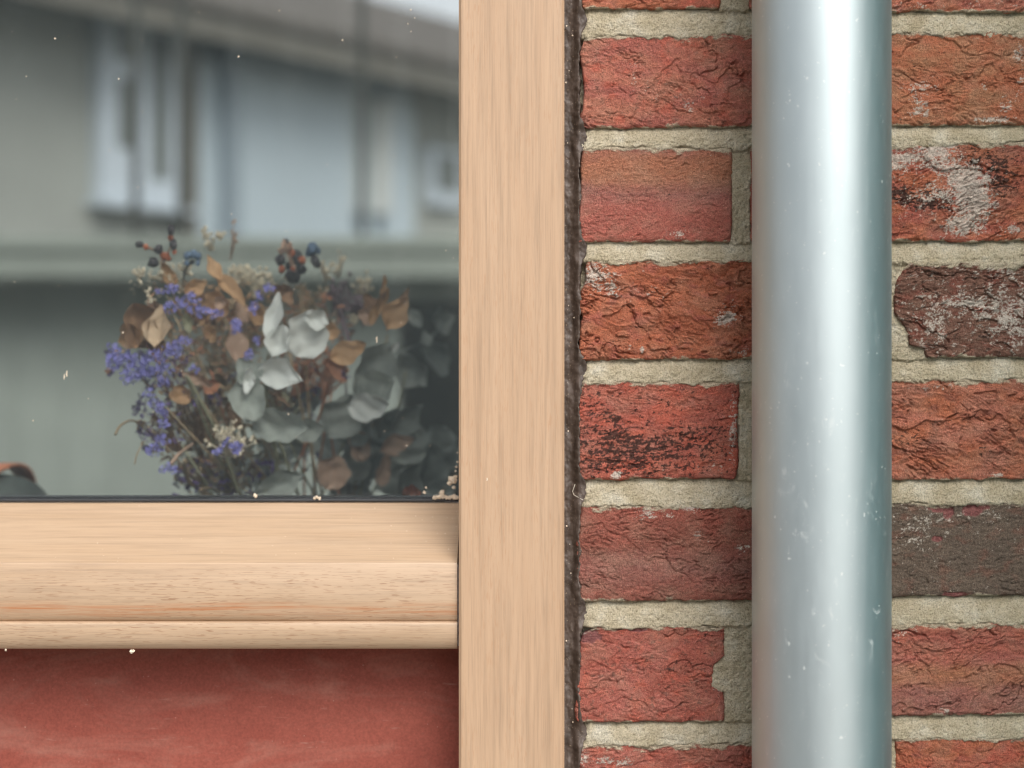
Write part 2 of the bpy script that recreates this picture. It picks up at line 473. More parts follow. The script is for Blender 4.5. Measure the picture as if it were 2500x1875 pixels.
def make_brick(xl, xr, tl, tr_, bl, br, seed, cols, res=0.0005, crease=1.0, ang=0.0, terr=1.0, crack=1.0, white=(), wlev=0.0,
               black=(), blev=0.0, left=None, right=None, vgrad=None, proud=0.0, edge_m=1.0, fine=1.0, chips=(), spots=0.0):
    """xl.. in photo pixels on the brick face; a relief-modelled clay brick with sides"""
    X0, X1 = PX(xl), PX(xr)
    W = X1 - X0; H = PZ(tl) - PZ(bl)
    nu = max(8, int(W / res)); nv = max(6, int(H / res))
    u, v = np.meshgrid(np.linspace(0, 1, nu), np.linspace(0, 1, nv))
    so = seed * 13.7
    xx = X0 + W * u; 
    T = PZ(tl) + (PZ(tr_) - PZ(tl)) * u; B = PZ(bl) + (PZ(br) - PZ(bl)) * u
    T = T + 0.0021 * fbm(xx * 1000 / 22 + so, 0 * u, seed + 1, 4, 0.6); B = B + 0.0023 * fbm(xx * 1000 / 20 + so, 0 * u + 5, seed + 2, 4, 0.6)
    zz0 = B + (T - B) * v
    vd = np.minimum(v, 1 - v) * (T - B); cr_ = 0.0045 + 0.002 * math.sin(seed * 3.1)
    cn = cr_ * 0.55 * (1 - np.sqrt(np.maximum(0, 1 - np.clip(1 - vd / cr_, 0, 1) ** 2)))
    Lx = X0 + cn + 0.0017 * fbm(zz0 * 1000 / 14 + so, 0 * u + 9, seed + 3, 4, 0.6); Rx = X1 - cn + 0.0017 * fbm(zz0 * 1000 / 14 + so, 0 * u + 13, seed + 4, 4, 0.6)
    if left is not None: Lx = Lx + interp_pts(left, v) * PXM
    if right is not None: Rx = Rx + interp_pts(right, v) * PXM
    X = Lx + (Rx - Lx) * u; Z = zz0
    x = X * 1000 + so; z = Z * 1000 + so * 0.7
    ca, sa = math.cos(ang), math.sin(ang)
    wx = 5 * fbm(x / 28, z / 28, seed + 20, 3); wz = 5 * fbm(x / 28 + 40, z / 28, seed + 21, 3)
    p = (ca * (x + wx) + sa * (z + wz)); q = (-sa * (x + wx) + ca * (z + wz))
    h = 0.7 * fbm(x / 38, z / 30, seed + 5, 3)
    gate = sstep(-0.15, 0.35, fbm(x / 30, z / 22, seed + 6, 3))
    gate2 = sstep(-0.1, 0.3, fbm(x / 26 + 7, z / 20, seed + 66, 3))
    # flaky folds: gentle ramps that end in small ragged cliffs
    n1 = fbm(p / 46, q / 15, seed + 7, 5, 0.52)
    t = n1 * 5.5; fr = t - np.floor(t)
    saw = np.where(fr < 0.90, fr / 0.90, (1 - fr) / 0.10)
    h = h + terr * (0.25 + 0.75 * gate) * 1.15 * (saw - 0.5)
    n2 = fbm(p / 16 + 3, q / 4.5, seed + 8, 4, 0.55)
    t2 = n2 * 3.5; f2 = t2 - np.floor(t2)
    h = h + terr * gate2 * 0.55 * (np.where(f2 < 0.88, f2 / 0.88, (1 - f2) / 0.12) - 0.5)
    # creases and drying cracks
    c1 = np.abs(fbm(p / 30 + 11, q / 12, seed + 9, 4, 0.5))
    h = h - crack * 1.2 * np.exp(-(c1 / 0.014) ** 2) * gate2
    c3 = np.abs(perlin(p / 70 + 31, q / 24, seed + 90) + 0.22 * fbm(x / 9, z / 9, seed + 91, 3))
    h = h - crack * 1.5 * np.exp(-(c3 / 0.015) ** 2) * sstep(0.05, 0.3, perlin(x / 45, z / 30, seed + 92))
    c2 = np.abs(fbm(p / 14 + 5, q / 3.6, seed + 10, 3, 0.5))
    h = h - crease * 0.55 * np.exp(-(c2 / 0.05) ** 2) * gate
    n4 = fbm(x / 60 + 2, z / 34, seed + 95, 4, 0.5) + 0.25 * (q / 60)
    t4 = n4 * 3.2; f4 = t4 - np.floor(t4)
    h = h + terr * 1.35 * (np.where(f4 < 0.955, f4 / 0.955, (1 - f4) / 0.045) - 0.5)
    # sandy skin and pits
    fn = fbm(x / 1.9, z / 1.9, seed + 11, 3, 0.65)
    h = h + fine * 0.36 * fn
    pit = sstep(0.42, 0.62, fbm(x / 3.4, z / 3.0, seed + 12, 2))
    h = h - 0.5 * pit * fine
    for (cx, cy, rx, ry, dep) in chips:
        dd = ((X - PX(cx)) / (rx * PXM)) ** 2 + ((Z - PZ(cy)) / (ry * PXM)) ** 2 + 0.8 * fbm(x / 5, z / 5, seed + 31, 3)
        h = h - dep * (1 - sstep(0.55, 1.0, dd)) * (1 + 0.4 * fn)
    Hh = (T - B)
    e_l = u * W; e_r = (1 - u) * W; e_t = (1 - v) * Hh; e_b = v * Hh
    e = np.minimum(np.minimum(e_l, e_r), np.minimum(e_t, e_b))
    rr = 0.0024 * (1 + 1.1 * fbm(x / 9, z / 9, seed + 13, 3)); rr = np.clip(rr, 0.0007, 0.006)
    k = np.clip(1 - e / rr, 0, 1)
    drop = rr * (1 - np.sqrt(np.maximum(0, 1 - k * k)))
    Y = -(h * 0.001 + proud) + drop
    # --- colour
    c0, cB, cC = [np.array(CR[c]) for c in cols]
    m1 = sstep(-0.35, 0.35, fbm(x / 30 + 3, z / 14, seed + 14, 4))[..., None]
    m2 = sstep(0.0, 0.45, fbm(x / 12 + 9, z / 8, seed + 15, 4))[..., None]
    C = c0 * (1 - m1) + cB * m1
    C = C * (1 - 0.7 * m2) + cC * 0.7 * m2
    if vgrad is not None:     # firing bands across the brick: list of (v, colour)
        vv = np.clip(v + 0.10 * fbm(x / 26, z / 10, seed + 40, 4), 0, 1)
        G = np.stack([np.interp(vv, [g_[0] for g_ in vgrad], [CR[g_[1]][k_] for g_ in vgrad]) for k_ in range(3)], -1)
        C = C * 0.3 + G * 0.7
    C = C * (1 + 0.16 * fbm(x / 4, z / 3, seed + 16, 4))[..., None]
    if spots:
        ms = sstep(0.38, 0.5, fbm(x / 4.2, z / 3.6, seed + 50, 2) + 0.15 * gate)[..., None] * spots
        C = C * (1 - ms) + SOOT * 1.8 * ms
    du = (0.12 + 0.16 * sstep(-0.2, 0.4, fbm(x / 20, z / 14, seed + 70, 4)) + 0.10 * fn)[..., None] * (0.45 if cols[0] in ('grey', 'brown') else 1.0)
    C = C * (1 - du) + np.array([0.48, 0.33, 0.22]) * du
    for (cx, cy, rx, ry, dep) in chips:      # fresh clay shows where the skin has spalled
        dd = ((X - PX(cx)) / (rx * PXM)) ** 2 + ((Z - PZ(cy)) / (ry * PXM)) ** 2 + 0.8 * fbm(x / 5, z / 5, seed + 31, 3)
        cm = (1 - sstep(0.6, 0.9, dd))[..., None]; C = C * (1 - cm) + np.array(lin(150, 92, 88)) * cm * 0.9
    brk = 0.7 * fbm(x / 6.5, z / 4.5, seed + 17, 4, 0.65) + 0.7 * fbm(x / 1.7, z / 1.3, seed + 18, 3, 0.7) + 0.10 * np.clip(h, -1.5, 1.5)
    wm = wlev - 0.62 + 0 * u
    for (cx, cy, rx, ry, s_) in white:
        wm = wm + s_ * np.exp(-((X - PX(cx)) / (rx * PXM)) ** 2 - ((Z - PZ(cy)) / (ry * PXM)) ** 2)
    wmask = sstep(-0.02, 0.22, wm + brk)[..., None]
    bm = blev - 0.62 + 0 * u
    for (cx, cy, rx, ry, s_) in black:
        bm = bm + s_ * np.exp(-((X - PX(cx)) / (rx * PXM)) ** 2 - ((Z - PZ(cy)) / (ry * PXM)) ** 2)
    brk2 = 0.95 * fbm(x / 9, z / 3.0, seed + 27, 4, 0.7) + 0.95 * fbm(x / 2.6, z / 1.7, seed + 28, 3, 0.7)
    bmask = sstep(-0.02, 0.2, bm + brk2)[..., None]
    C = C * (1 - 0.88 * bmask) + SOOT * 0.88 * bmask
    C = C * (1 - 0.82 * wmask) + EFF * 0.82 * wmask
    # lime mortar smeared over the arrises
    em = edge_m * np.maximum(0.8 * (1 - e_t / 0.0060), 0.45 * (1 - e_b / 0.0024)) + 0.9 * fbm(x / 16, z / 7, seed + 19, 5, 0.7) - 0.30
    mm = sstep(0.0, 0.18, em)[..., None] * (np.minimum(e_t, e_b) < 0.010)[..., None]
    C = C * (1 - 0.9 * mm) + MORT * 0.9 * mm
    Y = Y - 0.0004 * mm[..., 0]
    lum = (C @ np.array([0.3, 0.5, 0.2]))[..., None]
    C = np.clip((C * 0.88 + lum * np.array([0.11, 0.11, 0.09])) * np.array([0.93, 0.93, 0.97]), 0.008, 0.85)
    # --- grid + skirt
    idx = np.arange(nu * nv).reshape(nv, nu)
    F = np.stack([idx[:-1, :-1], idx[:-1, 1:], idx[1:, 1:], idx[1:, :-1]], -1).reshape(-1, 4)
    V = np.stack([X, Y, Z], -1).reshape(-1, 3)
    ring = np.concatenate([idx[0, :], idx[1:, -1], idx[-1, -2::-1], idx[-2:0:-1, 0]])
    Vb = V[ring].copy(); Vb[:, 1] = 0.055
    base = len(V); n = len(ring); a = np.arange(n); b = (a + 1) % n
    F2 = np.stack([ring[a], base + a, base + b, ring[b]], -1)
    A = np.concatenate([C.reshape(-1, 3), C.reshape(-1, 3)[ring]]); A = np.concatenate([A, np.ones((len(A), 1))], 1)
    return mesh_np('brick', np.concatenate([V, Vb]), np.concatenate([F, F2]), M['brick'], wall, True, A)

def blab(o, s): o['label'] = s; return o

# course by course, from the top of the picture; photo pixels
make_brick(1420, 1761, -215, -218, 22, 20, 1, ('bright', 'orange', 'salmon'), wlev=0.08, terr=0.8)
make_brick(1829, 2640, -218, -228, 22, 33, 2, ('salmon', 'orange', 'pink'), wlev=0.16, ang=0.25, terr=1.2, crease=1.5,
           white=((2240, 20, 80, 14, 0.35), (2420, 8, 90, 14, 0.3)))
make_brick(1422, 2050, 84, 74, 313, 307, 3, ('salmon', 'pink', 'bright'), ang=-0.35, terr=0.75, crack=1.3, wlev=0.02, spots=0.35,
           left=((0, 6), (0.06, -14), (0.2, 2), (0.45, 4), (0.62, 0), (0.8, -8), (1, 10)),
           white=((1548, 175, 14, 50, 0.45), (1660, 225, 120, 40, 0.30), (1680, 265, 30, 16, 0.4), (1460, 85, 40, 12, .5)))
make_brick(2072, 2780, 74, 72, 307, 305, 4, ('orange', 'ochre', 'orange'), ang=-0.22, terr=0.9, crack=1.2, wlev=0.02,
           white=((2240, 215, 70, 22, 0.6), (2250, 262, 30, 28, 0.8), (2405, 212, 12, 18, 0.6), (2455, 255, 26, 32, 0.75), (2490, 130, 25, 40, 0.7),
                  (2495, 205, 22, 25, 0.6), (2200, 285, 30, 14, .4), (2420, 292, 60, 8, .9)))
blab(make_brick(1414, 1788, 356, 356, 592, 590, 5, ('pink', 'red', 'mauve'), terr=0.4, crack=0.6, crease=0.8, spots=0.15, fine=0.9,
           vgrad=((0, 'red'), (0.35, 'pink'), (0.5, 'mauve'), (0.68, 'ochre'), (0.85, 'ochre'), (1, 'mauve')),
           left=((0, -6), (0.5, 3), (1, 6)), white=((1655, 572, 36, 16, 0.75), (1740, 385, 60, 20, 0.35)), black=((1720, 362, 26, 9, 0.5),)),
     'header brick banded from ochre brown at its top to pinkish red')
make_brick(1833, 2680, 352, 341, 592, 588, 6, ('red', 'orange', 'deep'), ang=0.42, terr=1.35, crease=1.8, crack=1.0, wlev=0.10, blev=0.08,
           white=((2190, 392, 50, 40, 0.85), (2280, 370, 50, 30, 0.75), (2340, 420, 80, 40, 0.75), (2260, 480, 90, 26, 0.55), (2370, 470, 50, 50, 0.75),
                  (2350, 550, 60, 34, 0.9), (2400, 500, 40, 26, .6), (2215, 520, 60, 20, .35), (2300, 350, 60, 10, .8), (2470, 560, 40, 18, .6)),
           black=((2200, 480, 110, 34, 0.80), (2400, 390, 80, 24, 0.70), (2440, 440, 50, 40, 0.8), (2300, 500, 60, 24, 0.5), (2390, 350, 60, 12, .5)))
make_brick(1416, 2120, 632, 628, 880, 874, 7, ('rust', 'orange', 'red'), ang=-0.45, terr=1.5, crack=1.6, crease=1.2, wlev=0.08,
           left=((0, -4), (0.3, 0), (0.42, 6), (0.55, -2), (0.7, 3), (0.8, 14), (1, 14)),
           white=((1450, 668, 46, 36, 0.85), (1490, 710, 60, 26, 0.5), (1620, 638, 26, 8, 0.8), (1772, 775, 30, 20, 0.95), (1800, 740, 30, 16, .4),
                  (1568, 853, 7, 16, 0.9), (1540, 850, 16, 8, .6), (1810, 860, 40, 14, .4), (1600, 730, 60, 20, .25)))
blab(make_brick(2196, 2900, 640, 634, 874, 872, 8, ('brown', 'brown', 'deep'), ang=-0.12, terr=1.2, crease=1.4, crack=1.4, wlev=0.38, proud=0.0012,
           left=((0, 62), (0.10, 60), (0.14, 26), (0.24, 22), (0.34, 12), (0.46, -12), (0.62, -14), (0.82, -8), (0.93, 10), (1, 22)),
           white=((2400, 740, 90, 40, 0.30), (2280, 790, 40, 60, 0.25), (2470, 790, 60, 50, 0.40), (2440, 660, 60, 20, .3), (2350, 740, 60, 10, .3)),
           black=((2280, 668, 50, 18, 0.45), (2300, 760, 30, 20, .35), (2400, 812, 20, 14, .6)), spots=0.5),
     'dark brown brick with a chipped end, blotched cream')
blab(make_brick(1412, 1806, 929, 928, 1172, 1168, 9, ('red', 'bright', 'pink'), ang=-0.1, terr=0.7, crack=0.9, crease=1.0, edge_m=0.8,
           left=((0, 0), (0.5, -2), (1, 4)), right=((0, -6), (0.2, -2), (0.6, -4), (1, 2)),
           white=((1795, 1000, 16, 60, 0.6), (1785, 1080, 30, 60, 0.5), (1504, 1160, 13, 12, 1.3), (1640, 1150, 70, 10, .2), (1745, 1140, 50, 20, .45)),
           black=((1500, 1040, 70, 50, 0.22), (1560, 1080, 170, 26, 0.36), (1490, 1115, 120, 30, 0.34), (1640, 1110, 150, 26, 0.26), (1720, 1060, 90, 30, 0.30),
                  (1560, 1145, 180, 20, 0.34), (1445, 1000, 40, 70, .26), (1506, 1025, 12, 14, .5), (1510, 1060, 26, 10, .4)), blev=0.27),
     'red header brick pitted with black soot')
make_brick(1852, 2700, 926, 919, 1173, 1170, 10, ('orange', 'salmon', 'deep'), ang=-0.38, terr=1.5, crack=1.7, crease=1.3,
           black=((2210, 1070, 80, 24, 0.50), (2400, 1100, 30, 26, 0.40)), white=((2300, 940, 70, 14, .4), (2430, 1160, 30, 8, .8), (2250, 950, 60, 8, .3)))
make_brick(1409, 2056, 1230, 1226, 1470, 1464, 11, ('deep', 'red', 'mauve'), ang=-0.22, terr=0.6, crease=2.4, crack=1.2, fine=1.1, vgrad=((0, 'deep'), (0.35, 'mauve'), (0.6, 'deep'), (1, 'red')),
           left=((0, 8), (0.15, 2), (0.6, -2), (1, 10)),
           white=((1570, 1246, 50, 22, 0.65), (1690, 1238, 60, 10, .9), (1700, 1310, 14, 18, .6), (1815, 1340, 26, 24, .6), (1740, 1320, 20, 10, .4), (1630, 1262, 60, 10, .4)))
blab(make_brick(2078, 2800, 1224, 1220, 1458, 1453, 12, ('grey', 'grey', 'brown'), terr=0.35, crack=0.9, crease=0.3, fine=1.7, wlev=0.22, edge_m=0.7,
           white=((2240, 1310, 60, 50, 0.30), (2300, 1260, 160, 24, .2), (2430, 1270, 60, 30, .2)),
           chips=((2298, 1240, 34, 14, 1.2), (2316, 1252, 16, 20, 1.2), (2372, 1246, 34, 16, 1.2), (2392, 1238, 40, 8, 1.0), (2288, 1316, 15, 8, 0.8), (2340, 1452, 40, 8, 1.0))),
     'dark grey brown overburnt brick')
blab(make_brick(1409, 1766, 1526, 1523, 1764, 1764, 13, ('red', 'pink', 'bright'), ang=-0.12, terr=0.7, crack=1.3, spots=0.45, edge_m=0.9,
           left=((0, -6), (0.3, -2), (0.7, 4), (0.9, 14), (1, 44)), right=((0, 6), (0.3, 2), (0.36, -26), (0.58, -22), (0.68, 4), (1, 6)),
           black=((1725, 1555, 40, 24, 0.40), (1650, 1620, 70, 22, 0.45)), white=((1440, 1540, 40, 16, .6), (1755, 1690, 20, 30, .5)),
           chips=((1508, 1532, 16, 9, 2.5), (1560, 1536, 26, 8, 1.2), (1440, 1552, 36, 22, 1.0))),
     'red header brick with a notch broken out of its end')
make_brick(1852, 2700, 1522, 1516, 1752, 1745, 14, ('orange', 'pink', 'mauve'), ang=0.22, terr=1.0, crack=1.5, crease=1.0,
           vgrad=((0, 'mauve'), (0.25, 'mauve'), (0.45, 'ochre'), (0.6, 'pink'), (0.8, 'red'), (1, 'salmon')),
           white=((2200, 1535, 60, 18, .55), (2310, 1735, 18, 16, .7), (2190, 1560, 30, 16, .4)))
make_brick(1414, 2130, 1816, 1808, 2056, 2050, 15, ('red', 'pink', 'bright'), ang=-0.1, terr=1.0, crack=1.3, wlev=0.05,
           white=((1500, 1860, 70, 16, 0.7), (1420, 1840, 22, 24, .6), (1800, 1815, 60, 8, .6)))
make_brick(2186, 2900, 1798, 1793, 2040, 2036, 16, ('bright', 'orange', 'red'), ang=-0.5, terr=0.9, crack=1.3,
           white=((2240, 1806, 24, 14, .4), (2260, 1870, 30, 8, .2)))

# ---- mortar: one relief-modelled bed behind and between those bricks
def make_mortar():
    res = 0.00062
    x0, x1, z0, z1 = PX(1384), PX(2600), PZ(1925), PZ(-50)
    nu, nv = int((x1 - x0) / res), int((z1 - z0) / res)
    X, Z = np.meshgrid(np.linspace(x0, x1, nu), np.linspace(z0, z1, nv))
    x, z = X * 1000, Z * 1000
    px = X / PXM + 1250; py = 937.5 - Z / PXM
    wob = 10.0 * fbm(x / 13, z / 13, 301, 5, 0.7)
    def ln(a, b): return a + (b - a) * np.clip((px - 1415) / (2350 - 1415), -0.1, 1.3)
    # bed joints: (lower edge of brick above L,R ; upper edge of brick below L,R)
    beds = [((22, 31), (82, 74)), ((313, 307), (355, 343)), ((592, 589), (631, 636)), ((880, 873), (928, 921)),
            ((1172, 1171), (1229, 1223)), ((1470, 1455), (1525, 1517)), ((1764, 1746), (1815, 1796))]
    Y = np.full_like(X, 0.0062)
    for (a, b) in beds:
        top = ln(*a); bot = ln(*b)
        t = (bot - py) / (bot - top)            # 0 at the brick below, 1 under the brick above
        prof = -0.0004 + 0.0046 * np.clip(t, 0, 1) ** 1.6     # weathered: flush below, raked back above
        over = np.clip(-t * (bot - top), 0, 60) + wob * 1.5 + 14 * np.minimum(0, -0.15 - fbm(x / 34, z / 60, 310, 3))   # how far it laps over the brick below
        prof = np.where(t < 0, -0.0007 + 0.0069 * sstep(2, 12, over - 3), prof)
        prof = np.where(t > 1, 0.0030 + 0.003 * sstep(0, 8, (t - 1) * (bot - top)), prof)
        band = (t > -0.6) & (t < 1.4)
        Y = np.where(band, np.minimum(Y, prof), Y)
    heads = [(1761, 1829, -60, 24, .0012), (1788, 1833, 356, 592, 0.0016), (1806, 1852, 929, 1172, 0.0014), (1770, 1852, 1525, 1764, 0.0012),
             (2050, 2072, 74, 310, .002), (2120, 2270, 634, 878, 0.0012), (2056, 2078, 1226, 1464, .002), (2130, 2186, 1798, 2050, .001)]
    for (a, b, c, d, y) in heads:
        dx = np.maximum(a - px, px - b); dz = np.maximum(c - py, py - d)
        dd = np.maximum(dx, dz) + wob
        Y = np.minimum(Y, y + 0.005 * sstep(-1, 9, dd))
    # L6: mortar fills the notch in the brick's end
    dd = np.maximum(np.maximum(1735 - px, px - 1800), np.maximum(1600 - py, py - 1690)) + wob
    Y = np.minimum(Y, 0.0014 + 0.005 * sstep(-1, 9, dd))
    Y = Y - 0.0006 * fbm(x / 22, z / 9, 302, 4) - 0.0011 * fbm(x / 4.2, z / 3.6, 303, 3, 0.65) - 0.0008 * fbm(x / 1.5, z / 1.5, 304, 2, 0.6)
    Y = Y + 0.0011 * sstep(0.40, 0.6, fbm(x / 5, z / 4, 305, 3)) 
    # ragged, crumbled left end against the sealant
    Y = Y + 0.0022 * sstep(0, 16, 1438 + 1.2 * wob - px) + 0.008 * sstep(0, 8, 1412 - px)
    idx = np.arange(nu * nv).reshape(nv, nu)
    F = np.stack([idx[:-1, :-1], idx[:-1, 1:], idx[1:, 1:], idx[1:, :-1]], -1).reshape(-1, 4)
    return mesh_np('mortar', np.stack([X, Y, Z], -1).reshape(-1, 3), F, M['mortar'], wall, True)
make_mortar()

# ---- the rest of the wall round the pictured part
WX1 = 0.66
back = MB()
back.box(0.0365, WX1, 0.0145, 0.10, GROUND, PZ(1925)); back.box(0.0365, WX1, 0.0145, 0.10, PZ(-50), 1.2)
back.box(0.0365, WX1, 0.0145, 0.10, PZ(1925), PZ(-50))
back.build('wall_core', M['mortar'], wall)
fill = MB(); fill.box(PX(2600), WX1, 0.004, 0.0145, PZ(1925), PZ(-50)); fill.box(0.0365, WX1, 0.004, 0.0145, PZ(-50), 1.2)
fill.box(0.0365, WX1, 0.004, 0.0145, GROUND, PZ(1925)); fill.build('mortar', M['mortar'], wall)
far_b = []
def filler(xa, xb, za, zb, k):
    c = [('red', 'orange', 'deep'), ('orange', 'salmon', 'red'), ('deep', 'red', 'mauve')][k % 3]
    make_brick(1250 + xa / PXM, 1250 + xb / PXM, 937.5 - zb / PXM, 937.5 - zb / PXM, 937.5 - za / PXM, 937.5 - za / PXM, 60 + k, c,
               res=0.0028, fine=0.3, wlev=0.05)
ends = [2640, 2780, 2680, 2900, 2700, 2800, 2700, 2900]
tops = [-228, 72, 341, 634, 919, 1220, 1516, 1793]; bots = [33, 305, 588, 872, 1170, 1453, 1745, 2036]
kk = 0
for e_, t_, b_ in zip(ends, tops, bots):
    xa = PX(e_) + 0.010
    while xa < WX1 - 0.06:
        xb = min(WX1, xa + (0.215 if kk % 2 else 0.1025)); filler(xa, xb, PZ(b_), PZ(t_), kk); kk += 1; xa = xb + 0.010
for r in list(range(0, 11)):
    for up in (0, 1):
        za = PZ(-228) + 0.012 + r * 0.075 if up else PZ(2056) - 0.012 - 0.063 - r * 0.075
        if za + 0.063 > 1.2 or za < GROUND: continue
        xa = 0.044; j = r
        while xa < WX1 - 0.05:
            xb = min(WX1, xa + (0.215 if j % 2 else 0.1025)); filler(xa, xb, za, za + 0.063, kk); kk += 1; j += 1; xa = xb + 0.010

# ------------------------------------------------------------------ timber window
POST_Y = -0.010
GY = 0.070                       # outer face of the glazing
X_L, X_R = PX(1120, POST_Y), PX(1378, POST_Y)
WIN_L = -1.15; WIN_T = 0.80
Z_G = PZ(1218, GY)
win = tag(empty('window', (-0.55, 0.03, Z_G)), 'pale hardwood window with large reflective pane and moulded sill', 'window')
mb = MB(); mb.box(X_L, X_R, POST_Y, 0.11, GROUND, 1.0, b=0.0016); mb.build('upright_post', M['wood_post'], win)
mb = MB(); mb.box(WIN_L - 0.066, WIN_L, POST_Y, 0.11, GROUND, 1.0, b=0.0016); mb.build('upright_post', M['wood_post'], win)
mb = MB(); mb.box(WIN_L, X_L, 0.0, 0.11, WIN_T, WIN_T + 0.066, b=0.0016); mb.build('head_rail', M['wood_sill'], win)
def sill():
    yf = -0.004
    z1 = PZ(1375, yf); z2 = PZ(1483, yf); z3 = PZ(1517, yf + 0.004); z4 = PZ(1588, -0.006)
    prof = [(0.108, Z_G - 0.004), (GY + 0.004, Z_G - 0.0030), (GY - 0.0015, Z_G - 0.0026)]
    prof += [(yf + 0.0014, z1 + 0.0006), (yf + 0.0004, z1 + 0.0001), (yf, z1 - 0.0007)]
    for i in range(7):
        t = i / 6; prof.append((yf + 0.0002 + 0.0036 * (1 - math.cos(t * math.pi / 2)), z2 + (z3 - z2) * math.sin(t * math.pi / 2) * 0.98 + 0.0004 * (1 - t)))
    ny = -0.0046
    prof += [(ny + 0.0022, z3 + 0.0002), (ny + 0.0006, z3 - 0.0006), (ny, z3 - 0.002)]
    for i in range(6):
        t = i / 5; prof.append((ny + 0.010 * (1 - math.cos(t * 1.15)), z3 - 0.006 + (z4 - z3 + 0.006) * math.sin(t * math.pi / 2)))
    prof += [(0.02, z4 + 0.001), (0.108, z4 + 0.002)]
    xa, xb = WIN_L, X_L - 0.0011
    vs = [(xa, y, z) for y, z in prof] + [(xb, y, z) for y, z in prof]
    n = len(prof)
    fs = [(i, (i + 1) % n, n + (i + 1) % n, n + i) for i in range(n)] + [tuple(range(n))[::-1], tuple(range(n, 2 * n))]
    s_ = MB(); s_.add(vs, fs); o = s_.build('sill', M['wood_sill'], win, True)
    md = o.modifiers.new('sharp', 'EDGE_SPLIT'); md.split_angle = math.radians(28)
    return z4
SILL_BOT = sill()
mb = MB(); mb.box(X_L - 0.0011, X_L - 0.0001, 0.0005, 0.06, SILL_BOT + 0.002, PZ(1380, 0)); mb.build('joint_filler', plain('grey_filler', (0.30, 0.27, 0.27), 0.8, 0.3, 300), win)
for yy in (GY, GY + 0.024):
    mb = MB(); mb.box(WIN_L + 0.001, X_L - 0.001, yy, yy + 0.004, Z_G - 0.002, WIN_T - 0.001); mb.build('glass_pane', M['glass'], win)
mb = MB(); mb.tube([(WIN_L + 0.002, GY - 0.0012, Z_G - 0.0008), (X_L - 0.002, GY - 0.0012, Z_G - 0.0008)], 0.0011, n=8); mb.build('gasket', M['gasket'], win)
mb = MB(); mb.box(WIN_L + 0.002, X_L - 0.002, GY + 0.0045, GY + 0.0235, Z_G - 0.002, Z_G + 0.0012); mb.build('spacer_bar', M['gasket'], win)

# brown sealant squeezed between post and bricks
def sealant():
    res = 0.0005
    x0, x1, z0, z1 = PX(1366), PX(1470), PZ(1960), PZ(-90)
    nu, nv = int((x1 - x0) / res), int((z1 - z0) / res)
    X, Z = np.meshgrid(np.linspace(x0, x1, nu), np.linspace(z0, z1, nv))
    x, z = X * 1000, Z * 1000; px = X / PXM + 1250; py = 937.5 - Z / PXM
    beds = [(22, 82), (313, 356), (592, 632), (880, 929), (1172, 1230), (1470, 1526), (1764, 1816)]
    edge = 1417 + 9 * fbm(z / 16, 0 * z, 401, 4, 0.6) + 0 * px
    for a, b in beds:
        edge = edge + 17 * np.exp(-((py - (a + b) / 2 + 4) / 34) ** 2)
    edge = edge + 5 * fbm(x / 5, z / 5, 402, 3)
    bead = 1398 + 7 * fbm(z / 30, 0 * z, 403, 3) 
    Y = np.full_like(X, 0.0055)
    Y = Y - 0.0022 * np.exp(-((px - bead - 8) / 9) ** 2) * (0.6 + 0.8 * sstep(-0.3, 0.4, fbm(z / 24, 0 * z + 3, 404, 3)))
    lap = sstep(1400, 1414, px + 4 * fbm(z / 9, x * 0, 405, 3))
    brickrow = np.ones_like(X)
    for a, b in beds: brickrow = brickrow * (1 - np.exp(-((py - (a + b) / 2) / 26) ** 4))
    Y = Y * (1 - lap) + lap * (-0.0008 * brickrow + 0.0012 * (1 - brickrow))
    Y = Y - 0.0017 * fbm(x / 6, z / 11, 406, 4, 0.6)
    Y = Y + 0.011 * sstep(-1.5, 3.5, px - edge)
    idx = np.arange(nu * nv).reshape(nv, nu)
    F = np.stack([idx[:-1, :-1], idx[:-1, 1:], idx[1:, 1:], idx[1:, :-1]], -1).reshape(-1, 4)
    mesh_np('sealant', np.stack([X, Y, Z], -1).reshape(-1, 3), F, M['sealant'], win, True)
sealant()

# red board under the sill
pan = MB(); pan.box(WIN_L + 0.002, X_L - 0.0006, 0.046, 0.0495, GROUND, SILL_BOT + 0.0005)
tag(pan.build('panel', M['panel']), 'dusty dull red board panel below the timber sill', 'panel')

# ------------------------------------------------------------------ galvanised downpipe
PY_ = -0.075; PR = 169 * sc(PY_) * 0.9985; PXc = PX(2005.5, PY_)
pipe = tag(empty('downpipe', (PXc, PY_, GROUND)), 'smooth galvanised steel downpipe standing off the brick wall', 'downpipe')
mb = MB(); mb.lathe([(PR - 0.002, GROUND), (PR, GROUND), (PR, -0.6), (PR, -0.3), (PR, 0), (PR, 0.3), (PR, 0.6), (PR, 1.3), (PR - 0.002, 1.3), (PR - 0.002, GROUND)], PXc, PY_, 160)
o = mb.build('tube', M['pipe'], pipe, True)
for zb_ in (-0.62, 0.62):
    mb = MB(); mb.lathe([(PR + 0.0004, zb_ - 0.013), (PR + 0.0024, zb_ - 0.013), (PR + 0.0024, zb_ + 0.013), (PR + 0.0004, zb_ + 0.013)], PXc, PY_, 64)
    mb.box(PXc - 0.008, PXc + 0.008, PY_ + PR + 0.001, 0.004, zb_ - 0.008, zb_ + 0.008)
    mb.build('bracket', M['pipe'], pipe)

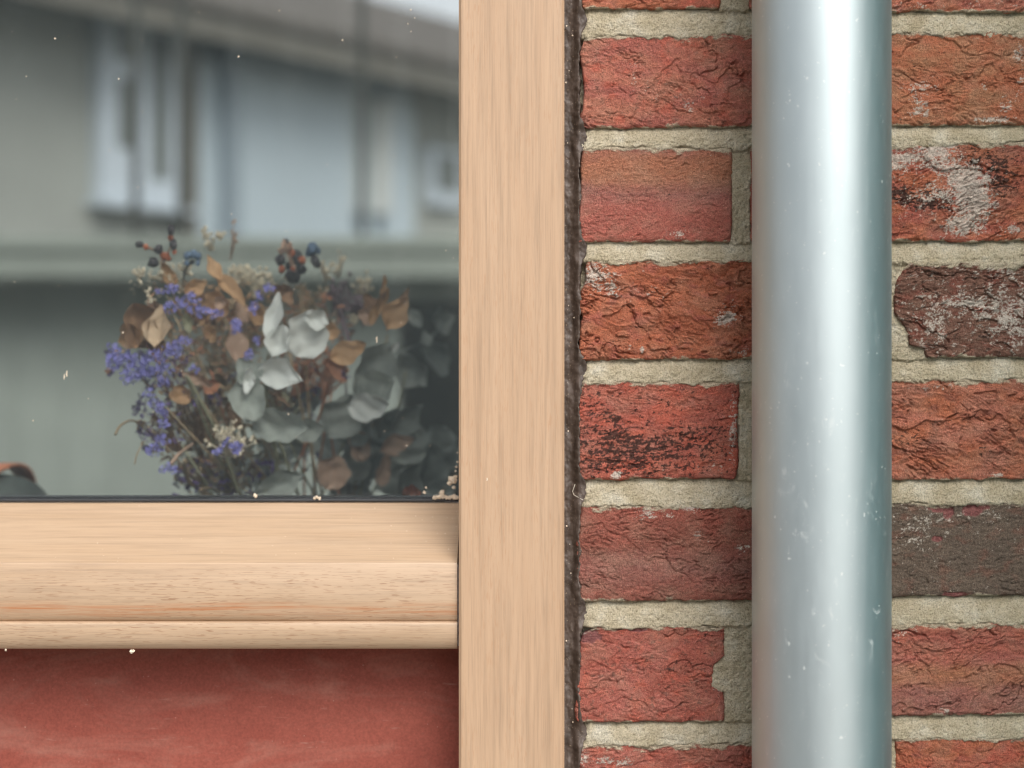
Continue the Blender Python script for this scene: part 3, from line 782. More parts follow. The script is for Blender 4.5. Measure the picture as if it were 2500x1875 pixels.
# ------------------------------------------------------------------ room behind the glass
room = tag(empty('room', (-0.5, 1.4, GROUND)), kind='structure')
R0, R1, RB, RT = -1.9, 0.9, 2.2, 1.2     # its far side stands open to the garden behind
def slab(name, mat, *b):
    m_ = MB(); m_.box(*b); m_.build(name, mat, room)
slab('side_wall', M['interior'], R0 - 0.1, R0, 0.101, RB, GROUND, RT)
slab('side_wall', M['interior'], R1, R1 + 0.1, 0.101, RB, GROUND, RT)
slab('ceiling', M['interior'], R0 - 0.1, R1 + 0.1, 0.101, RB + 0.1, RT, RT + 0.1)
slab('floor', M['interior_floor'], R0, R1, 0.112, RB, GROUND + 0.001, GROUND + 0.03)
slab('lining', M['board'], X_R, R1, 0.1012, 0.112, GROUND, RT)
slab('lining', M['board'], R0, WIN_L - 0.066, 0.05, 0.112, GROUND, RT)
slab('lining', M['board'], WIN_L, X_L, 0.03, 0.1, WIN_T + 0.066, RT)
slab('lining', M['board'], WIN_L, X_L, 0.050, 0.1, GROUND, SILL_BOT + 0.0015)

CY = 1.45  # added dark box, stands in for the darkness behind the leaves
cab = tag(empty('shade_box', (PX(1150, CY), CY + 0.2, GROUND + 0.03)), 'made-up dark olive box with doors, added to darken the view behind the eucalyptus leaves', 'shade_box')
cabm = plain('dark_olive_fill', (0.095, 0.102, 0.085), 0.6, 0.15, 8)
cx0, cx1, cz1 = PX(975, CY), PX(1500, CY), PZ(735, CY)
m_ = MB(); m_.box(cx0, cx1, CY, CY + 0.4, GROUND + 0.03, cz1, b=0.01); m_.build('carcass', cabm, cab)
for a_, b_ in ((cx0 + 0.01, (cx0 + cx1) / 2 - 0.003), ((cx0 + cx1) / 2 + 0.003, cx1 - 0.01)):
    m_ = MB(); m_.box(a_, b_, CY - 0.018, CY - 0.001, GROUND + 0.08, cz1 - 0.02, b=0.003); dr_ = m_.build('door', cabm, cab)
    m_ = MB(); m_.blob(((a_ + b_) / 2, CY - 0.03, -0.6), 0.012, 3, (1, 1, 1), 0.0, 6, 10); m_.build('knob', cabm, dr_, True)

# ------------------------------------------------------------------ table, vase, bouquet
TZ = -0.40
tb = tag(empty('console_table', (-0.35, 0.36, GROUND)), 'dark timber console table standing just inside the window', 'table')
dk = plain('dark_stained_timber', (0.06, 0.045, 0.035), 0.5, 0.2, 20)
m_ = MB(); m_.box(-0.95, 0.1, 0.15, 0.58, TZ - 0.03, TZ, b=0.003); m_.build('tabletop', dk, tb)
for lx in (-0.93, 0.04):
    for ly in (0.17, 0.52):
        m_ = MB(); m_.box(lx, lx + 0.04, ly, ly + 0.04, GROUND + 0.03, TZ - 0.03); m_.build('leg', dk, tb)
VX, VY = -0.150, 0.27
vz = MB(); vz.lathe([(0.001, TZ), (0.05, TZ), (0.062, TZ + 0.06), (0.06, TZ + 0.16), (0.04, TZ + 0.24), (0.046, TZ + 0.285), (0.042, TZ + 0.285), (0.036, TZ + 0.24), (0.05, TZ + 0.1), (0.001, TZ + 0.02)], VX, VY, 40)
tag(vz.build('vase', plain('grey_stoneware', (0.16, 0.17, 0.16), 0.6, 0.2, 30), None, True), 'grey stoneware vase on the table holding the dried flowers', 'vase')
RIM = Vector((VX, VY, TZ + 0.27))

bq = tag(empty('dried_bouquet', (VX, VY, TZ + 0.03)), 'bouquet of dried purple statice, tan leaves and grey eucalyptus behind the glass', 'bouquet')
def leafmat(name, col, tl=0.25, var=0.25, scale=60):
    m, nt, bs = new_mat(name)
    n = noise(nt, mapped(nt, (scale,) * 3), 1, 4, 0.6)
    lo = tuple(c * (1 - var) for c in col); hi = tuple(min(1, c * (1 + var)) for c in col)
    c = ramp(nt, n, [(0.3, lo), (0.7, hi)])
    nt.links.new(c, bs.inputs['Base Color']); bs.inputs['Roughness'].default_value = 0.75
    t = N(nt, 'ShaderNodeBsdfTranslucent'); nt.links.new(c, t.inputs[0])
    mx = N(nt, 'ShaderNodeMixShader'); mx.inputs[0].default_value = tl
    nt.links.new(bs.outputs[0], mx.inputs[1]); nt.links.new(t.outputs[0], mx.inputs[2])
    nt.links.new(mx.outputs[0], nt.nodes['Material Output'].inputs[0])
    return m
F_ = dict(euc=leafmat('grey_eucalyptus', (0.29, 0.315, 0.29)), eucw=leafmat('white_eucalyptus', (0.55, 0.57, 0.555), 0.2, 0.08),
          eucd=leafmat('dark_eucalyptus', (0.27, 0.30, 0.28)), tan=leafmat('tan_leaf', (0.44, 0.27, 0.145)), cream=leafmat('cream_leaf', (0.56, 0.42, 0.29)),
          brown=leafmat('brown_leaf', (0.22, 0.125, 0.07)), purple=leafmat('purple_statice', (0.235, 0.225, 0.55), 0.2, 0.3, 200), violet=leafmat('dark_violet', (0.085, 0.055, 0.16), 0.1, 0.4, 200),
          berry=leafmat('dark_berry', (0.035, 0.03, 0.035), 0.0, 0.3), orange=leafmat('rust_petal', (0.36, 0.11, 0.05), 0.2), blue=leafmat('blue_thistle', (0.09, 0.14, 0.22), 0.1),
          stem=leafmat('dry_stem', (0.26, 0.19, 0.115), 0.0), stemg=leafmat('olive_stem', (0.24, 0.235, 0.155), 0.0), mauve=leafmat('mauve_plume', (0.14, 0.10, 0.12), 0.1),
          rust=leafmat('red_brown_twig', (0.36, 0.16, 0.09), 0.1), pink=leafmat('dusty_pink_leaf', (0.40, 0.27, 0.20), 0.2), fluff=leafmat('straw_fluff', (0.62, 0.55, 0.42), 0.2))
K2 = 2.2116
def FP(zx, zy, y):              # a spot of the bouquet at its own depth y
    return Vector((PX(200 + zx / K2, y), y, PZ(500 + zy / K2, y)))
def ZS(n, y): return n / K2 * sc(y)
fr = random.Random(5)
def leaf(zx, zy, w, l, rot, y, mat, cup=0.35, tilt=0.0, yaw=0.0, point=0.6, notch=0.0, wave=0.0, name='leaf'):
    """a curved leaf blade: w x l in picture units, rot = direction of its tip (degrees from up, clockwise)"""
    c = FP(zx, zy, y); wm, lm = ZS(w, y) / 2 * 1.22, ZS(l, y) * 1.14
    lr = random.Random(int(zx * 13 + zy * 7)); w1, w2, w3 = lr.uniform(-.3, .3), lr.uniform(-.25, .25), lr.uniform(0, 6); fold = lr.uniform(0.05, 0.4)
    nu, nv = 11, 15
    vs = []; fs = []
    for j in range(nv):
        t = j / (nv - 1)
        prof = (math.sin(math.pi * t ** (0.75 + 0.2 * point)) ** (0.55 + 0.45 * point)) if 0 < t < 1 else 0.03
        for i in range(nu):
            s_ = i / (nu - 1) * 2 - 1
            xx = s_ * wm * prof * (1 - notch * (t > 0.5) * max(0, s_) * (t - 0.5))
            zz = (t - 0.5) * lm
            d = cup * wm * (s_ * s_ * prof + 0.9 * (2 * t - 1) ** 2) + wave * wm * math.sin(5 * t + 2 * s_) + fold * wm * abs(s_) * prof + 0.13 * wm * math.sin(6 * t + w3 + 2.5 * s_) + 0.06 * wm * math.sin(13 * t + 2 * w3 - 5 * s_)
            xx = xx + w1 * wm * (t - .5) ** 2 * 2 + 0.11 * wm * math.sin(9 * t + w3) * s_ + 0.05 * wm * math.sin(19 * t + w3) * s_; xx *= 1 + w2 * (t - .5)
            vs.append(Vector((xx, -d, zz)))
    Mx = Matrix.Rotation(math.radians(rot), 4, 'Y') @ Matrix.Rotation(math.radians(tilt), 4, 'X') @ Matrix.Rotation(math.radians(yaw), 4, 'Z')
    vs = [Mx @ v + c for v in vs]
    for j in range(nv - 1):
        for i in range(nu - 1):
            a = j * nu + i; fs.append((a, a + 1, a + nu + 1, a + nu))
    b_ = MB(); b_.add(vs, fs)
    return b_.build(name, F_[mat], bq, True)
def floret(b_, c, r, rr):
    ax = Vector((rr.uniform(-1, 1), rr.uniform(-1.3, 0.2), rr.uniform(-0.6, 1))).normalized()
    a = ax.orthogonal().normalized(); bb = ax.cross(a)
    vs = [c]; fs = []
    n = 5; o_ = rr.random() * 6
    for k in range(n):
        an = o_ + 2 * math.pi * k / n
        for dd, q in ((-0.42, 0.8), (0, 1.05), (0.42, 0.8)):
            d = a * math.cos(an + dd) + bb * math.sin(an + dd)
            vs.append(c + d * r * q + ax * r * (0.55 + 0.2 * rr.random()))
        i = 1 + 3 * k; fs.append((0, i, i + 1)); fs.append((0, i + 1, i + 2))
    b_.add(vs, fs)
def cluster(zx, zy, w, h, n, y, mat, r=11, name='flower_cluster', dep=0.018):
    b_ = MB(); rr = random.Random(int(zx * 7 + zy))
    for _ in range(n):
        an = rr.random() * 6.283; q = math.sqrt(rr.random())
        yy = y + rr.uniform(-dep, dep)
        c = FP(zx + q * math.cos(an) * w / 2, zy + q * math.sin(an) * h / 2, yy)
        floret(b_, c, ZS(r * rr.uniform(0.7, 1.3), yy), rr)
    return b_.build(name, F_[mat], bq, False)
def berries(lst, y, mat, name='seed_head'):
    b_ = MB()
    for k, (zx, zy, r, sq) in enumerate(lst):
        c = FP(zx, zy, y + 0.004 * (k % 3)); b_.blob(c, ZS(r, y), int(zx), (1, 0.9, sq), 0.22, 6, 9)
    return b_.build(name, F_[mat], bq, True)
def stem(pts, y0, y1, r, mat='stem'):
    P_ = [FP(zx, zy, y0 + (y1 - y0) * i / max(1, len(pts) - 1)) for i, (zx, zy) in enumerate(pts)]
    # smooth
    q = []
    for i in range(len(P_) - 1):
        p0 = P_[max(i - 1, 0)]; p1 = P_[i]; p2 = P_[i + 1]; p3 = P_[min(i + 2, len(P_) - 1)]
        for s_ in range(5):
            t = s_ / 5
            q.append(0.5 * ((2 * p1) + (p2 - p0) * t + (2 * p0 - 5 * p1 + 4 * p2 - p3) * t * t + (3 * p1 - p0 - 3 * p2 + p3) * t ** 3))
    q.append(P_[-1])
    b_ = MB(); b_.tube(q, ZS(r, y1), ZS(r * 0.7, y1), 7)
    return b_.build('stem', F_[mat], bq, True)
def spray(zx, zy, w, h, n, y, mat, base=None, r=3.0, bud=6, name='twig_spray', dep=0.02):
    """fine branching twiglets ending in tiny buds"""
    b_ = MB(); rr = random.Random(int(zx * 3 + zy * 5))
    bx, by = base or (zx, zy + h * 0.6)
    for _ in range(n):
        yy = y + rr.uniform(-dep, dep)
        tx, ty = zx + rr.gauss(0, 0.27) * w, zy + rr.gauss(0, 0.27) * h
        mx_, my = (bx + tx) / 2 + rr.uniform(-0.1, 0.1) * w, (by + ty) / 2 + rr.uniform(-.1, .1) * h
        b_.tube([FP(bx + rr.uniform(-.1, .1) * w, by, y), FP(mx_, my, (y + yy) / 2), FP(tx, ty, yy)], ZS(r, y), ZS(r * 0.5, y), 5, False)
        for k in range(2):
            c = FP(tx + rr.uniform(-10, 10), ty + rr.uniform(-10, 10), yy); b_.blob(c, ZS(bud * rr.uniform(0.6, 1.3), yy), int(tx * 9 + k), (1, 1, 1.2), 0.3, 4, 6)
    return b_.build(name, F_[mat], bq, False)

# stems down into the vase
def to_vase(zx, zy, y, r, mat='stem', mid=None):
    a = FP(zx, zy, y); e_ = RIM + Vector((fr.uniform(-.025, .025), fr.uniform(-.025, .025), 0)); b0 = Vector((VX + (VX - e_.x) * 0.6, VY + fr.uniform(-.02, .02), TZ + 0.06))
    m1 = a.lerp(e_, 0.5) + Vector(((a.x - VX) * 0.12, 0, 0.0))
    b_ = MB(); b_.tube([a, m1, e_, b0], ZS(r * 0.6, y), ZS(r, y), 7); b_.build('stem', F_[mat], bq, True)

for a in [(1040, 1200, .18, 13, 'stemg'), (1000, 1000, .17, 8, 'stemg'), (560, 920, .16, 11, 'stemg'), (640, 1050, .17, 10, 'stem'), (420, 300, .2, 7, 'stem'), (500, 600, .18, 8, 'stem'),
          (300, 900, .15, 8, 'stem'), (360, 1200, .15, 8, 'stem'), (1180, 420, .22, 11, 'stem'), (1100, 700, .2, 9, 'stem'), (1400, 560, .24, 9, 'mauve'), (1300, 950, .22, 9, 'rust'), (1350, 1000, .23, 9, 'rust'),
          (1550, 1000, .26, 10, 'stemg'), (850, 500, .2, 9, 'stem'), (760, 700, .2, 8, 'stem'), (700, 900, .19, 9, 'rust'), (620, 800, .18, 8, 'stem'), (900, 900, .21, 9, 'stem'), (1450, 1200, .25, 9, 'stemg'),
          (1650, 700, .26, 8, 'stem'), (460, 1100, .16, 9, 'stem'), (540, 1300, .17, 10, 'stemg'), (780, 1200, .17, 9, 'stem'), (1750, 900, .3, 8, 'stemg'), (1200, 1150, .24, 9, 'rust'), (820, 1000, .2, 10, 'stem')]:
    to_vase(*a)
stem([(570, 930), (640, 1060), (720, 1210), (800, 1420), (860, 1600)], .16, .2, 11, 'stemg')
stem([(990, 930), (995, 1080), (1030, 1230), (1050, 1400), (1050, 1620)], .155, .2, 15, 'stemg')
stem([(1320, 960), (1280, 1150), (1170, 1380), (1080, 1620)], .2, .24, 8, 'rust')
stem([(555, 1380), (570, 1480), (640, 1540), (760, 1640)], .17, .22, 12, 'stem')
stem([(640, 1540), (700, 1530), (760, 1580)], .17, .22, 8, 'stem')
stem([(180, 1240), (210, 1190), (270, 1165), (330, 1200), (430, 1320)], .14, .17, 7, 'stem')
stem([(285, 1400), (300, 1340), (340, 1270)], .14, .15, 4, 'stem')
stem([(480, 1400), (530, 1340), (600, 1290)], .14, .16, 10, 'pink')
stem([(880, 1190), (960, 1200), (1020, 1250)], .16, .17, 9, 'stem')
stem([(1450, 770), (1420, 650), (1390, 560)], .2, .24, 12, 'mauve')
stem([(1690, 800), (1800, 760), (1900, 700), (1960, 620)], .3, .36, 7, 'eucd')

# a mass of small dry bits in the heart of the bunch
def bits(zx, zy, w, h, n, y0, y1, mat, s0, s1, sd):
    b_ = MB(); rr = random.Random(sd)
    for _ in range(n):
        an = rr.random() * 6.283; q_ = math.sqrt(rr.random()); yy = rr.uniform(y0, y1)
        c = FP(zx + q_ * math.cos(an) * w / 2, zy + q_ * math.sin(an) * h / 2, yy)
        L_ = ZS(rr.uniform(s0, s1), yy); W_ = L_ * rr.uniform(0.15, 0.5)
        d = Vector((rr.uniform(-1, 1), rr.uniform(-.6, .6), rr.uniform(-.5, 1))).normalized(); a_ = d.orthogonal().normalized()
        a_ = (Matrix.Rotation(rr.uniform(-.9, .9), 3, d) @ a_); nn = d.cross(a_)
        b_.add([c - d * L_, c - d * L_ * .2 + a_ * W_ + nn * W_ * .5, c - d * L_ * .2 - a_ * W_ + nn * W_ * .5, c + d * L_ * .5 + a_ * W_ * .7, c + d * L_ * .5 - a_ * W_ * .7, c + d * L_ + nn * W_ * .6, c],
               [(0, 6, 1), (0, 2, 6), (1, 6, 3), (6, 2, 4), (3, 6, 5), (6, 4, 5)])
    o_ = b_.build('dried_foliage', F_[mat], bq, True); o_['kind'] = 'stuff'
for i_, a_ in enumerate([(900, 1350, 620, 420, 120, .2, .3, 'eucd', 16, 44), (800, 1480, 640, 240, 130, .18, .28, 'violet', 14, 36), (760, 1250, 560, 560, 150, .2, .28, 'brown', 14, 40), (1150, 1150, 420, 620, 120, .24, .32, 'violet', 14, 40), (700, 850, 620, 700, 170, .19, .27, 'stem', 16, 44), (620, 1150, 520, 640, 150, .19, .27, 'brown', 14, 40), (1000, 800, 600, 640, 150, .2, .29, 'brown', 14, 44), (880, 1250, 700, 640, 150, .22, .3, 'stemg', 14, 44),
           (760, 620, 620, 460, 110, .18, .25, 'tan', 10, 30), (1250, 720, 420, 520, 120, .22, .3, 'rust', 12, 36), (500, 620, 420, 480, 100, .17, .24, 'brown', 10, 32), (720, 900, 560, 640, 90, .18, .24, 'pink', 8, 24),
           (460, 1050, 330, 520, 100, .16, .22, 'violet', 10, 26), (1150, 600, 500, 420, 90, .22, .28, 'fluff', 6, 18), (420, 420, 330, 260, 60, .18, .22, 'fluff', 6, 16), (700, 1400, 420, 380, 90, .2, .26, 'brown', 12, 36),
           (1450, 560, 320, 240, 70, .24, .3, 'mauve', 10, 30), (640, 740, 520, 420, 70, .16, .2, 'rust', 8, 22)]):
    bits(*a_[:4], int(a_[4] * 1.5), *a_[5:], 700 + i_)

# brown undergrowth in the heart of the bunch
for (zx, zy, w, h, n, y, mt) in [(700, 780, 260, 300, 70, .22, 'stem'), (560, 1080, 220, 300, 60, .20, 'brown'), (880, 640, 240, 240, 60, .24, 'stem'), (1100, 1050, 300, 260, 50, .26, 'brown'), (760, 1350, 360, 300, 70, .23, 'stem'),
                             (1230, 850, 200, 260, 50, .24, 'rust'), (640, 560, 260, 180, 46, .23, 'brown'), (1240, 560, 160, 200, 40, .25, 'stem'), (400, 1180, 200, 220, 40, .19, 'brown'), (660, 1180, 200, 200, 40, .21, 'stem'),
                             (450, 380, 160, 130, 24, .20, 'fluff'), (1010, 1350, 260, 300, 40, .28, 'brown'), (960, 420, 200, 120, 34, .23, 'fluff'), (590, 1450, 180, 160, 26, .22, 'stem')]:
    spray(zx, zy, w, h, n, y, mt, base=(zx * 0.75 + 230, zy + h * 0.7), bud=9)
for (zx, zy, w, h, n, y, mt) in [(860, 360, 190, 100, 34, .22, 'fluff'), (690, 180, 90, 110, 16, .24, 'fluff'), (745, 160, 60, 50, 8, .24, 'fluff'), (1385, 320, 70, 110, 14, .28, 'fluff'), (1520, 430, 100, 110, 20, .28, 'fluff'),
                             (310, 365, 70, 60, 14, .18, 'fluff'), (1470, 610, 80, 60, 12, .24, 'fluff'), (560, 340, 70, 60, 10, .2, 'fluff'), (1310, 360, 60, 100, 10, .26, 'fluff'), (375, 480, 40, 70, 8, .17, 'fluff')]:
    spray(zx, zy, w, h, n, y, mt, bud=8)
spray(1390, 490, 110, 170, 60, .27, 'mauve', base=(1400, 640), r=4, bud=9)
spray(1480, 545, 90, 90, 24, .27, 'mauve', base=(1460, 640), r=4, bud=8)
spray(825, 165, 16, 90, 10, .25, 'pink', base=(800, 300), r=3, bud=7)
spray(1350, 900, 160, 120, 26, .25, 'rust', base=(1300, 1050), r=5, bud=10)
spray(790, 1255, 190, 150, 60, .145, 'fluff', base=(800, 1360), r=4, bud=8, name='dried_flower_head')

# dark seed heads with rust petals
berries([(480, 135, 19, 1.5), (312, 215, 22, .75), (415, 240, 26, 1), (495, 215, 22, 1.3), (385, 312, 34, .8)], .17, 'berry')
berries([(345, 228, 16, 1), (480, 180, 16, 1), (450, 278, 28, .8), (500, 255, 14, 1), (470, 290, 15, 1)], .172, 'orange')
stem([(312, 215), (370, 235), (430, 280), (440, 420)], .175, .2, 5, 'rust'); stem([(480, 140), (480, 220), (450, 300), (440, 420)], .175, .2, 5, 'rust')
berries([(570, 275, 22, 1.1), (600, 268, 24, 1), (628, 280, 20, 1.2), (565, 315, 14, 1), (625, 315, 13, 1.2), (600, 310, 12, 1)], .18, 'blue', 'thistle_head')
stem([(600, 300), (555, 360), (545, 470)], .185, .2, 7, 'berry')
berries([(1072, 298, 28, 1.1), (1160, 285, 34, 1.3), (1185, 345, 28, 1), (1255, 300, 24, 1.2), (1140, 385, 46, .8), (1120, 330, 24, 1), (1270, 325, 22, .8), (1100, 205, 20, 1.2)], .20, 'berry')
berries([(1078, 348, 22, 1), (1190, 300, 22, 1), (1130, 262, 18, 1.2), (1140, 345, 15, 1), (1120, 230, 16, 1)], .192, 'orange')
berries([(1245, 235, 30, 1.15), (1225, 262, 20, 1), (1275, 250, 17, 1.2)], .20, 'blue', 'thistle_head')
spray(1105, 225, 50, 60, 14, .195, 'pink', base=(1150, 360), bud=9)

# tan and cream leaves
leaf(300, 650, 180, 220, -12, .150, 'brown', 0.5, 10, 25, .2)
leaf(285, 690, 130, 130, -25, .147, 'tan', 0.5, 10, -25, .3)
leaf(430, 665, 130, 210, 8, .140, 'cream', 0.45, -8, -20, .9)
leaf(385, 740, 200, 90, 80, .145, 'brown', 0.5, -20, 0, .4)
leaf(400, 560, 110, 70, 60, .165, 'pink', 0.4, 0, 10)
leaf(712, 345, 58, 150, -28, .18, 'tan', 0.3, -10, 20, .8)
leaf(790, 450, 70, 240, -42, .185, 'tan', 0.45, 0, 30, .7)
leaf(620, 440, 70, 130, 65, .18, 'tan', 0.5, 10, 10, .5)
leaf(465, 375, 60, 130, -30, .19, 'tan', 0.4, 10, 10, .7)
leaf(745, 520, 130, 130, 20, .175, 'tan', 0.8, 20, 0, .2); leaf(750, 530, 60, 60, 100, .165, 'pink', 0.6, 0, 0, .1)
leaf(575, 640, 90, 50, 80, .17, 'stemg', 0.4, 0, 0, .3); leaf(700, 700, 80, 60, 70, .18, 'tan', 0.5, 0, 0, .3)
leaf(825, 760, 95, 220, -8, .18, 'pink', 0.5, 0, 30, .5); leaf(860, 570, 70, 140, -20, .2, 'pink', 0.5, 0, 20, .5)
leaf(960, 600, 80, 90, 30, .2, 'tan', 0.5, 10, 0, .4); leaf(1340, 680, 85, 90, 20, .19, 'tan', 0.5, 0, 10, .3)
leaf(1440, 793, 105, 195, 68, .165, 'tan', 0.22, 14, 0, .5)
leaf(1690, 580, 120, 190, 32, .175, 'tan', 0.25, 0, 18, .95); leaf(1745, 520, 50, 140, 20, .18, 'brown', 0.4, 0, -40, .8)
leaf(1600, 540, 60, 190, 28, .19, 'tan', 0.5, 10, 30, .7, wave=.5); leaf(1625, 440, 34, 110, 8, .19, 'tan', 0.5, 10, 30, .7, wave=.6)
leaf(1540, 610, 90, 100, -60, .21, 'pink', 0.4, 0, 20, .5); leaf(1560, 540, 70, 120, -30, .22, 'brown', .4, 0, 10)
leaf(540, 1025, 100, 90, 20, .17, 'tan', .5, 0, 0, .3); leaf(640, 930, 150, 60, 20, .17, 'pink', .4, 20, 0, .6); leaf(700, 980, 80, 70, -30, .18, 'rust', .4)
leaf(1090, 470, 110, 80, 40, .2, 'brown', .5, 0, 10, .3); leaf(1390, 880, 130, 90, 50, .23, 'rust', .4, 10, 0, .4); leaf(830, 1130, 120, 80, 70, .2, 'brown', .4)
leaf(1780, 1555, 120, 90, 70, .14, 'orange', .4, 0, 20, .6)

# eucalyptus leaves
leaf(1055, 610, 95, 240, 12, .150, 'eucw', 0.5, -8, -30, .5); leaf(1070, 745, 120, 165, 200, .148, 'eucw', 0.3, 10, 10, .8)
leaf(1205, 700, 200, 240, 15, .155, 'eucw', 0.35, -10, 22, .15, notch=0.9); leaf(1270, 620, 90, 120, 110, .150, 'eucw', 0.4, -8, 0, .4)
leaf(1085, 915, 130, 250, 102, .150, 'eucw', 0.28, 25, 0, .45); leaf(890, 1045, 160, 240, -15, .152, 'euc', 0.35, -10, 10, .25)
leaf(890, 905, 120, 150, -40, .156, 'euc', 0.4, 0, 20, .25); leaf(910, 950, 110, 60, 100, .15, 'eucw', .3, 10, 0, .4)
leaf(1080, 1195, 160, 290, 98, .158, 'euc', 0.30, 20, 0, .5); leaf(1080, 1510, 120, 270, 68, .17, 'euc', 0.3, 15, 0, .6)
leaf(1235, 1210, 100, 180, 75, .19, 'euc', .35, 20, 10, .5)
leaf(1560, 880, 190, 300, 32, .22, 'euc', 0.35, 0, 25, .8); leaf(1560, 1095, 130, 230, 88, .20, 'eucw', 0.35, 30, 0, .5)
leaf(1600, 1000, 180, 200, 60, .215, 'euc', 0.3, 10, -15, .5); leaf(1395, 1140, 190, 240, 30, .23, 'euc', 0.3, 0, 20, .4)
leaf(1480, 1190, 170, 200, -30, .24, 'eucd', .3, 0, -10, .4)
leaf(1790, 890, 170, 200, 140, .30, 'euc', 0.35, 0, 30, .5); leaf(1955, 600, 130, 110, 80, .36, 'euc', 0.5, 0, 20, .3)
leaf(1920, 790, 190, 120, 60, .36, 'eucd', 0.4, 10, 20, .4); leaf(1740, 1150, 120, 220, 50, .26, 'eucd', 0.3, 0, 35, .7)
leaf(1860, 720, 50, 80, -20, .3, 'euc', .3, 0, 0, .5); leaf(1800, 610, 60, 110, -30, .3, 'euc', .4, 0, 0, .5); leaf(1690, 770, 30, 60, 40, .24, 'eucw', .3)
leaf(1700, 1290, 90, 180, 70, .25, 'pink', .3, 0, 10, .6); leaf(1770, 1360, 70, 170, 82, .25, 'euc', .3, 0, 0, .7); leaf(1350, 1440, 150, 170, 20, .22, 'pink', .35, 0, 10, .2)
leaf(1480, 1300, 110, 160, -15, .24, 'pink', .35, 0, 30, .3); leaf(1620, 1430, 80, 160, 10, .25, 'pink', .35, 0, 35, .5)
for k in range(34):
    zx = fr.uniform(1260, 1960); zy = fr.uniform(1150, 1600)
    if zx > 1750 and zy < 1250: continue
    leaf(zx, zy, fr.uniform(110, 200), fr.uniform(150, 240), fr.uniform(-180, 180), fr.uniform(.26, .36), fr.choice(('eucd', 'euc', 'eucd')), fr.uniform(.2, .45), fr.uniform(-25, 25), fr.uniform(-40, 40), fr.uniform(.2, .7))
for k in range(12):
    leaf(fr.uniform(850, 1300), fr.uniform(950, 1560), fr.uniform(90, 150), fr.uniform(110, 190), fr.uniform(-180, 180), fr.uniform(.25, .33), 'eucd', .35, fr.uniform(-20, 20), fr.uniform(-40, 40), .4)

# purple statice
for (zx, zy, w, h, n) in [(480, 460, 80, 50, 12), (425, 470, 40, 40, 6), (590, 530, 110, 110, 30), (650, 580, 80, 60, 12), (710, 582, 90, 46, 14), (475, 555, 70, 60, 12), (520, 530, 60, 60, 8),
                       (1010, 450, 60, 50, 12), (960, 490, 50, 50, 8), (930, 555, 34, 90, 12), (832, 650, 52, 100, 20), (905, 805, 60, 60, 12), (945, 735, 44, 50, 8),
                       (170, 790, 80, 80, 20), (185, 850, 110, 90, 26), (260, 830, 90, 80, 20), (300, 890, 150, 110, 50), (260, 930, 110, 70, 22), (375, 820, 90, 70, 22), (430, 800, 100, 80, 24),
                       (500, 780, 90, 90, 24), (555, 735, 70, 60, 16), (440, 890, 110, 80, 26), (350, 900, 80, 80, 20), (440, 960, 60, 50, 10), (365, 1020, 60, 60, 12), (400, 1075, 80, 60, 18), (440, 1130, 60, 60, 12),
                       (445, 1180, 60, 50, 12), (390, 1325, 90, 60, 20), (430, 1275, 70, 60, 14), (470, 1425, 90, 50, 16), (610, 890, 50, 40, 6)]:
    cluster(zx, zy, w, h, int(n * 1.5), .14 if zx < 700 else .16, 'purple', 13)
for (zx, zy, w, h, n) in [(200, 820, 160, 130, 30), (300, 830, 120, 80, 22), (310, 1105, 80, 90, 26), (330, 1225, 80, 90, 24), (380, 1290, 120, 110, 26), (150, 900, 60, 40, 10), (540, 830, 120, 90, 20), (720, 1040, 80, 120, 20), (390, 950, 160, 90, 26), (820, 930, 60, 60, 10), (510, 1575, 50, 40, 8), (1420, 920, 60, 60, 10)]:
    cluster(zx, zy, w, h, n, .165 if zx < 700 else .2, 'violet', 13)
for (zx, zy, a, b) in [(725, 1340, 795, 1265), (800, 1305, 850, 1300), (825, 1340, 840, 1320)]:
    for k in range(5):
        t = k / 4; cluster(zx + (a - zx) * t, zy + (b - zy) * t, 24, 24, 6, .130, 'purple', 12)
cluster(235, 775, 60, 40, 8, .13, 'pink', 9); cluster(200, 800, 50, 30, 5, .13, 'pink', 8); cluster(150, 895, 40, 40, 6, .135, 'rust', 12)

# a dark bolster with a tan strap on the table, only its end shows above the sill
bo = tag(empty('bolster_cushion', (PX(0, .30), .30, TZ)), 'dark grey round ended cushion with a tan leather strap, behind the glass corner', 'cushion')
bx1 = PX(96, .30); bzt = PZ(1152, .30); br_ = (bzt - TZ) / 2
prof_ = []
b_ = MB(); ring = []
n_ = 36
secs = [(bx1 - 0.36, 0.02), (bx1 - 0.35, 0.9), (bx1 - 0.3, 1.0), (bx1 - 0.045, 1.0), (bx1 - 0.02, .985), (bx1 - 0.008, .95), (bx1 - 0.002, .89), (bx1, .82), (bx1 + 0.0005, .02)]
vs = [(sx, .30 + br_ * q * math.cos(2 * math.pi * k / n_), TZ + br_ + br_ * q * math.sin(2 * math.pi * k / n_)) for sx, q in secs for k in range(n_)]
fs = [(i * n_ + k, i * n_ + (k + 1) % n_, (i + 1) * n_ + (k + 1) % n_, (i + 1) * n_ + k) for i in range(len(secs) - 1) for k in range(n_)]
b_.add(vs, fs); b_.build('cushion', plain('charcoal_felt', (0.07, 0.085, 0.08), 0.95, 0.2, 80), bo, True)
b_ = MB(); pts_ = []
vs = []; fs = []
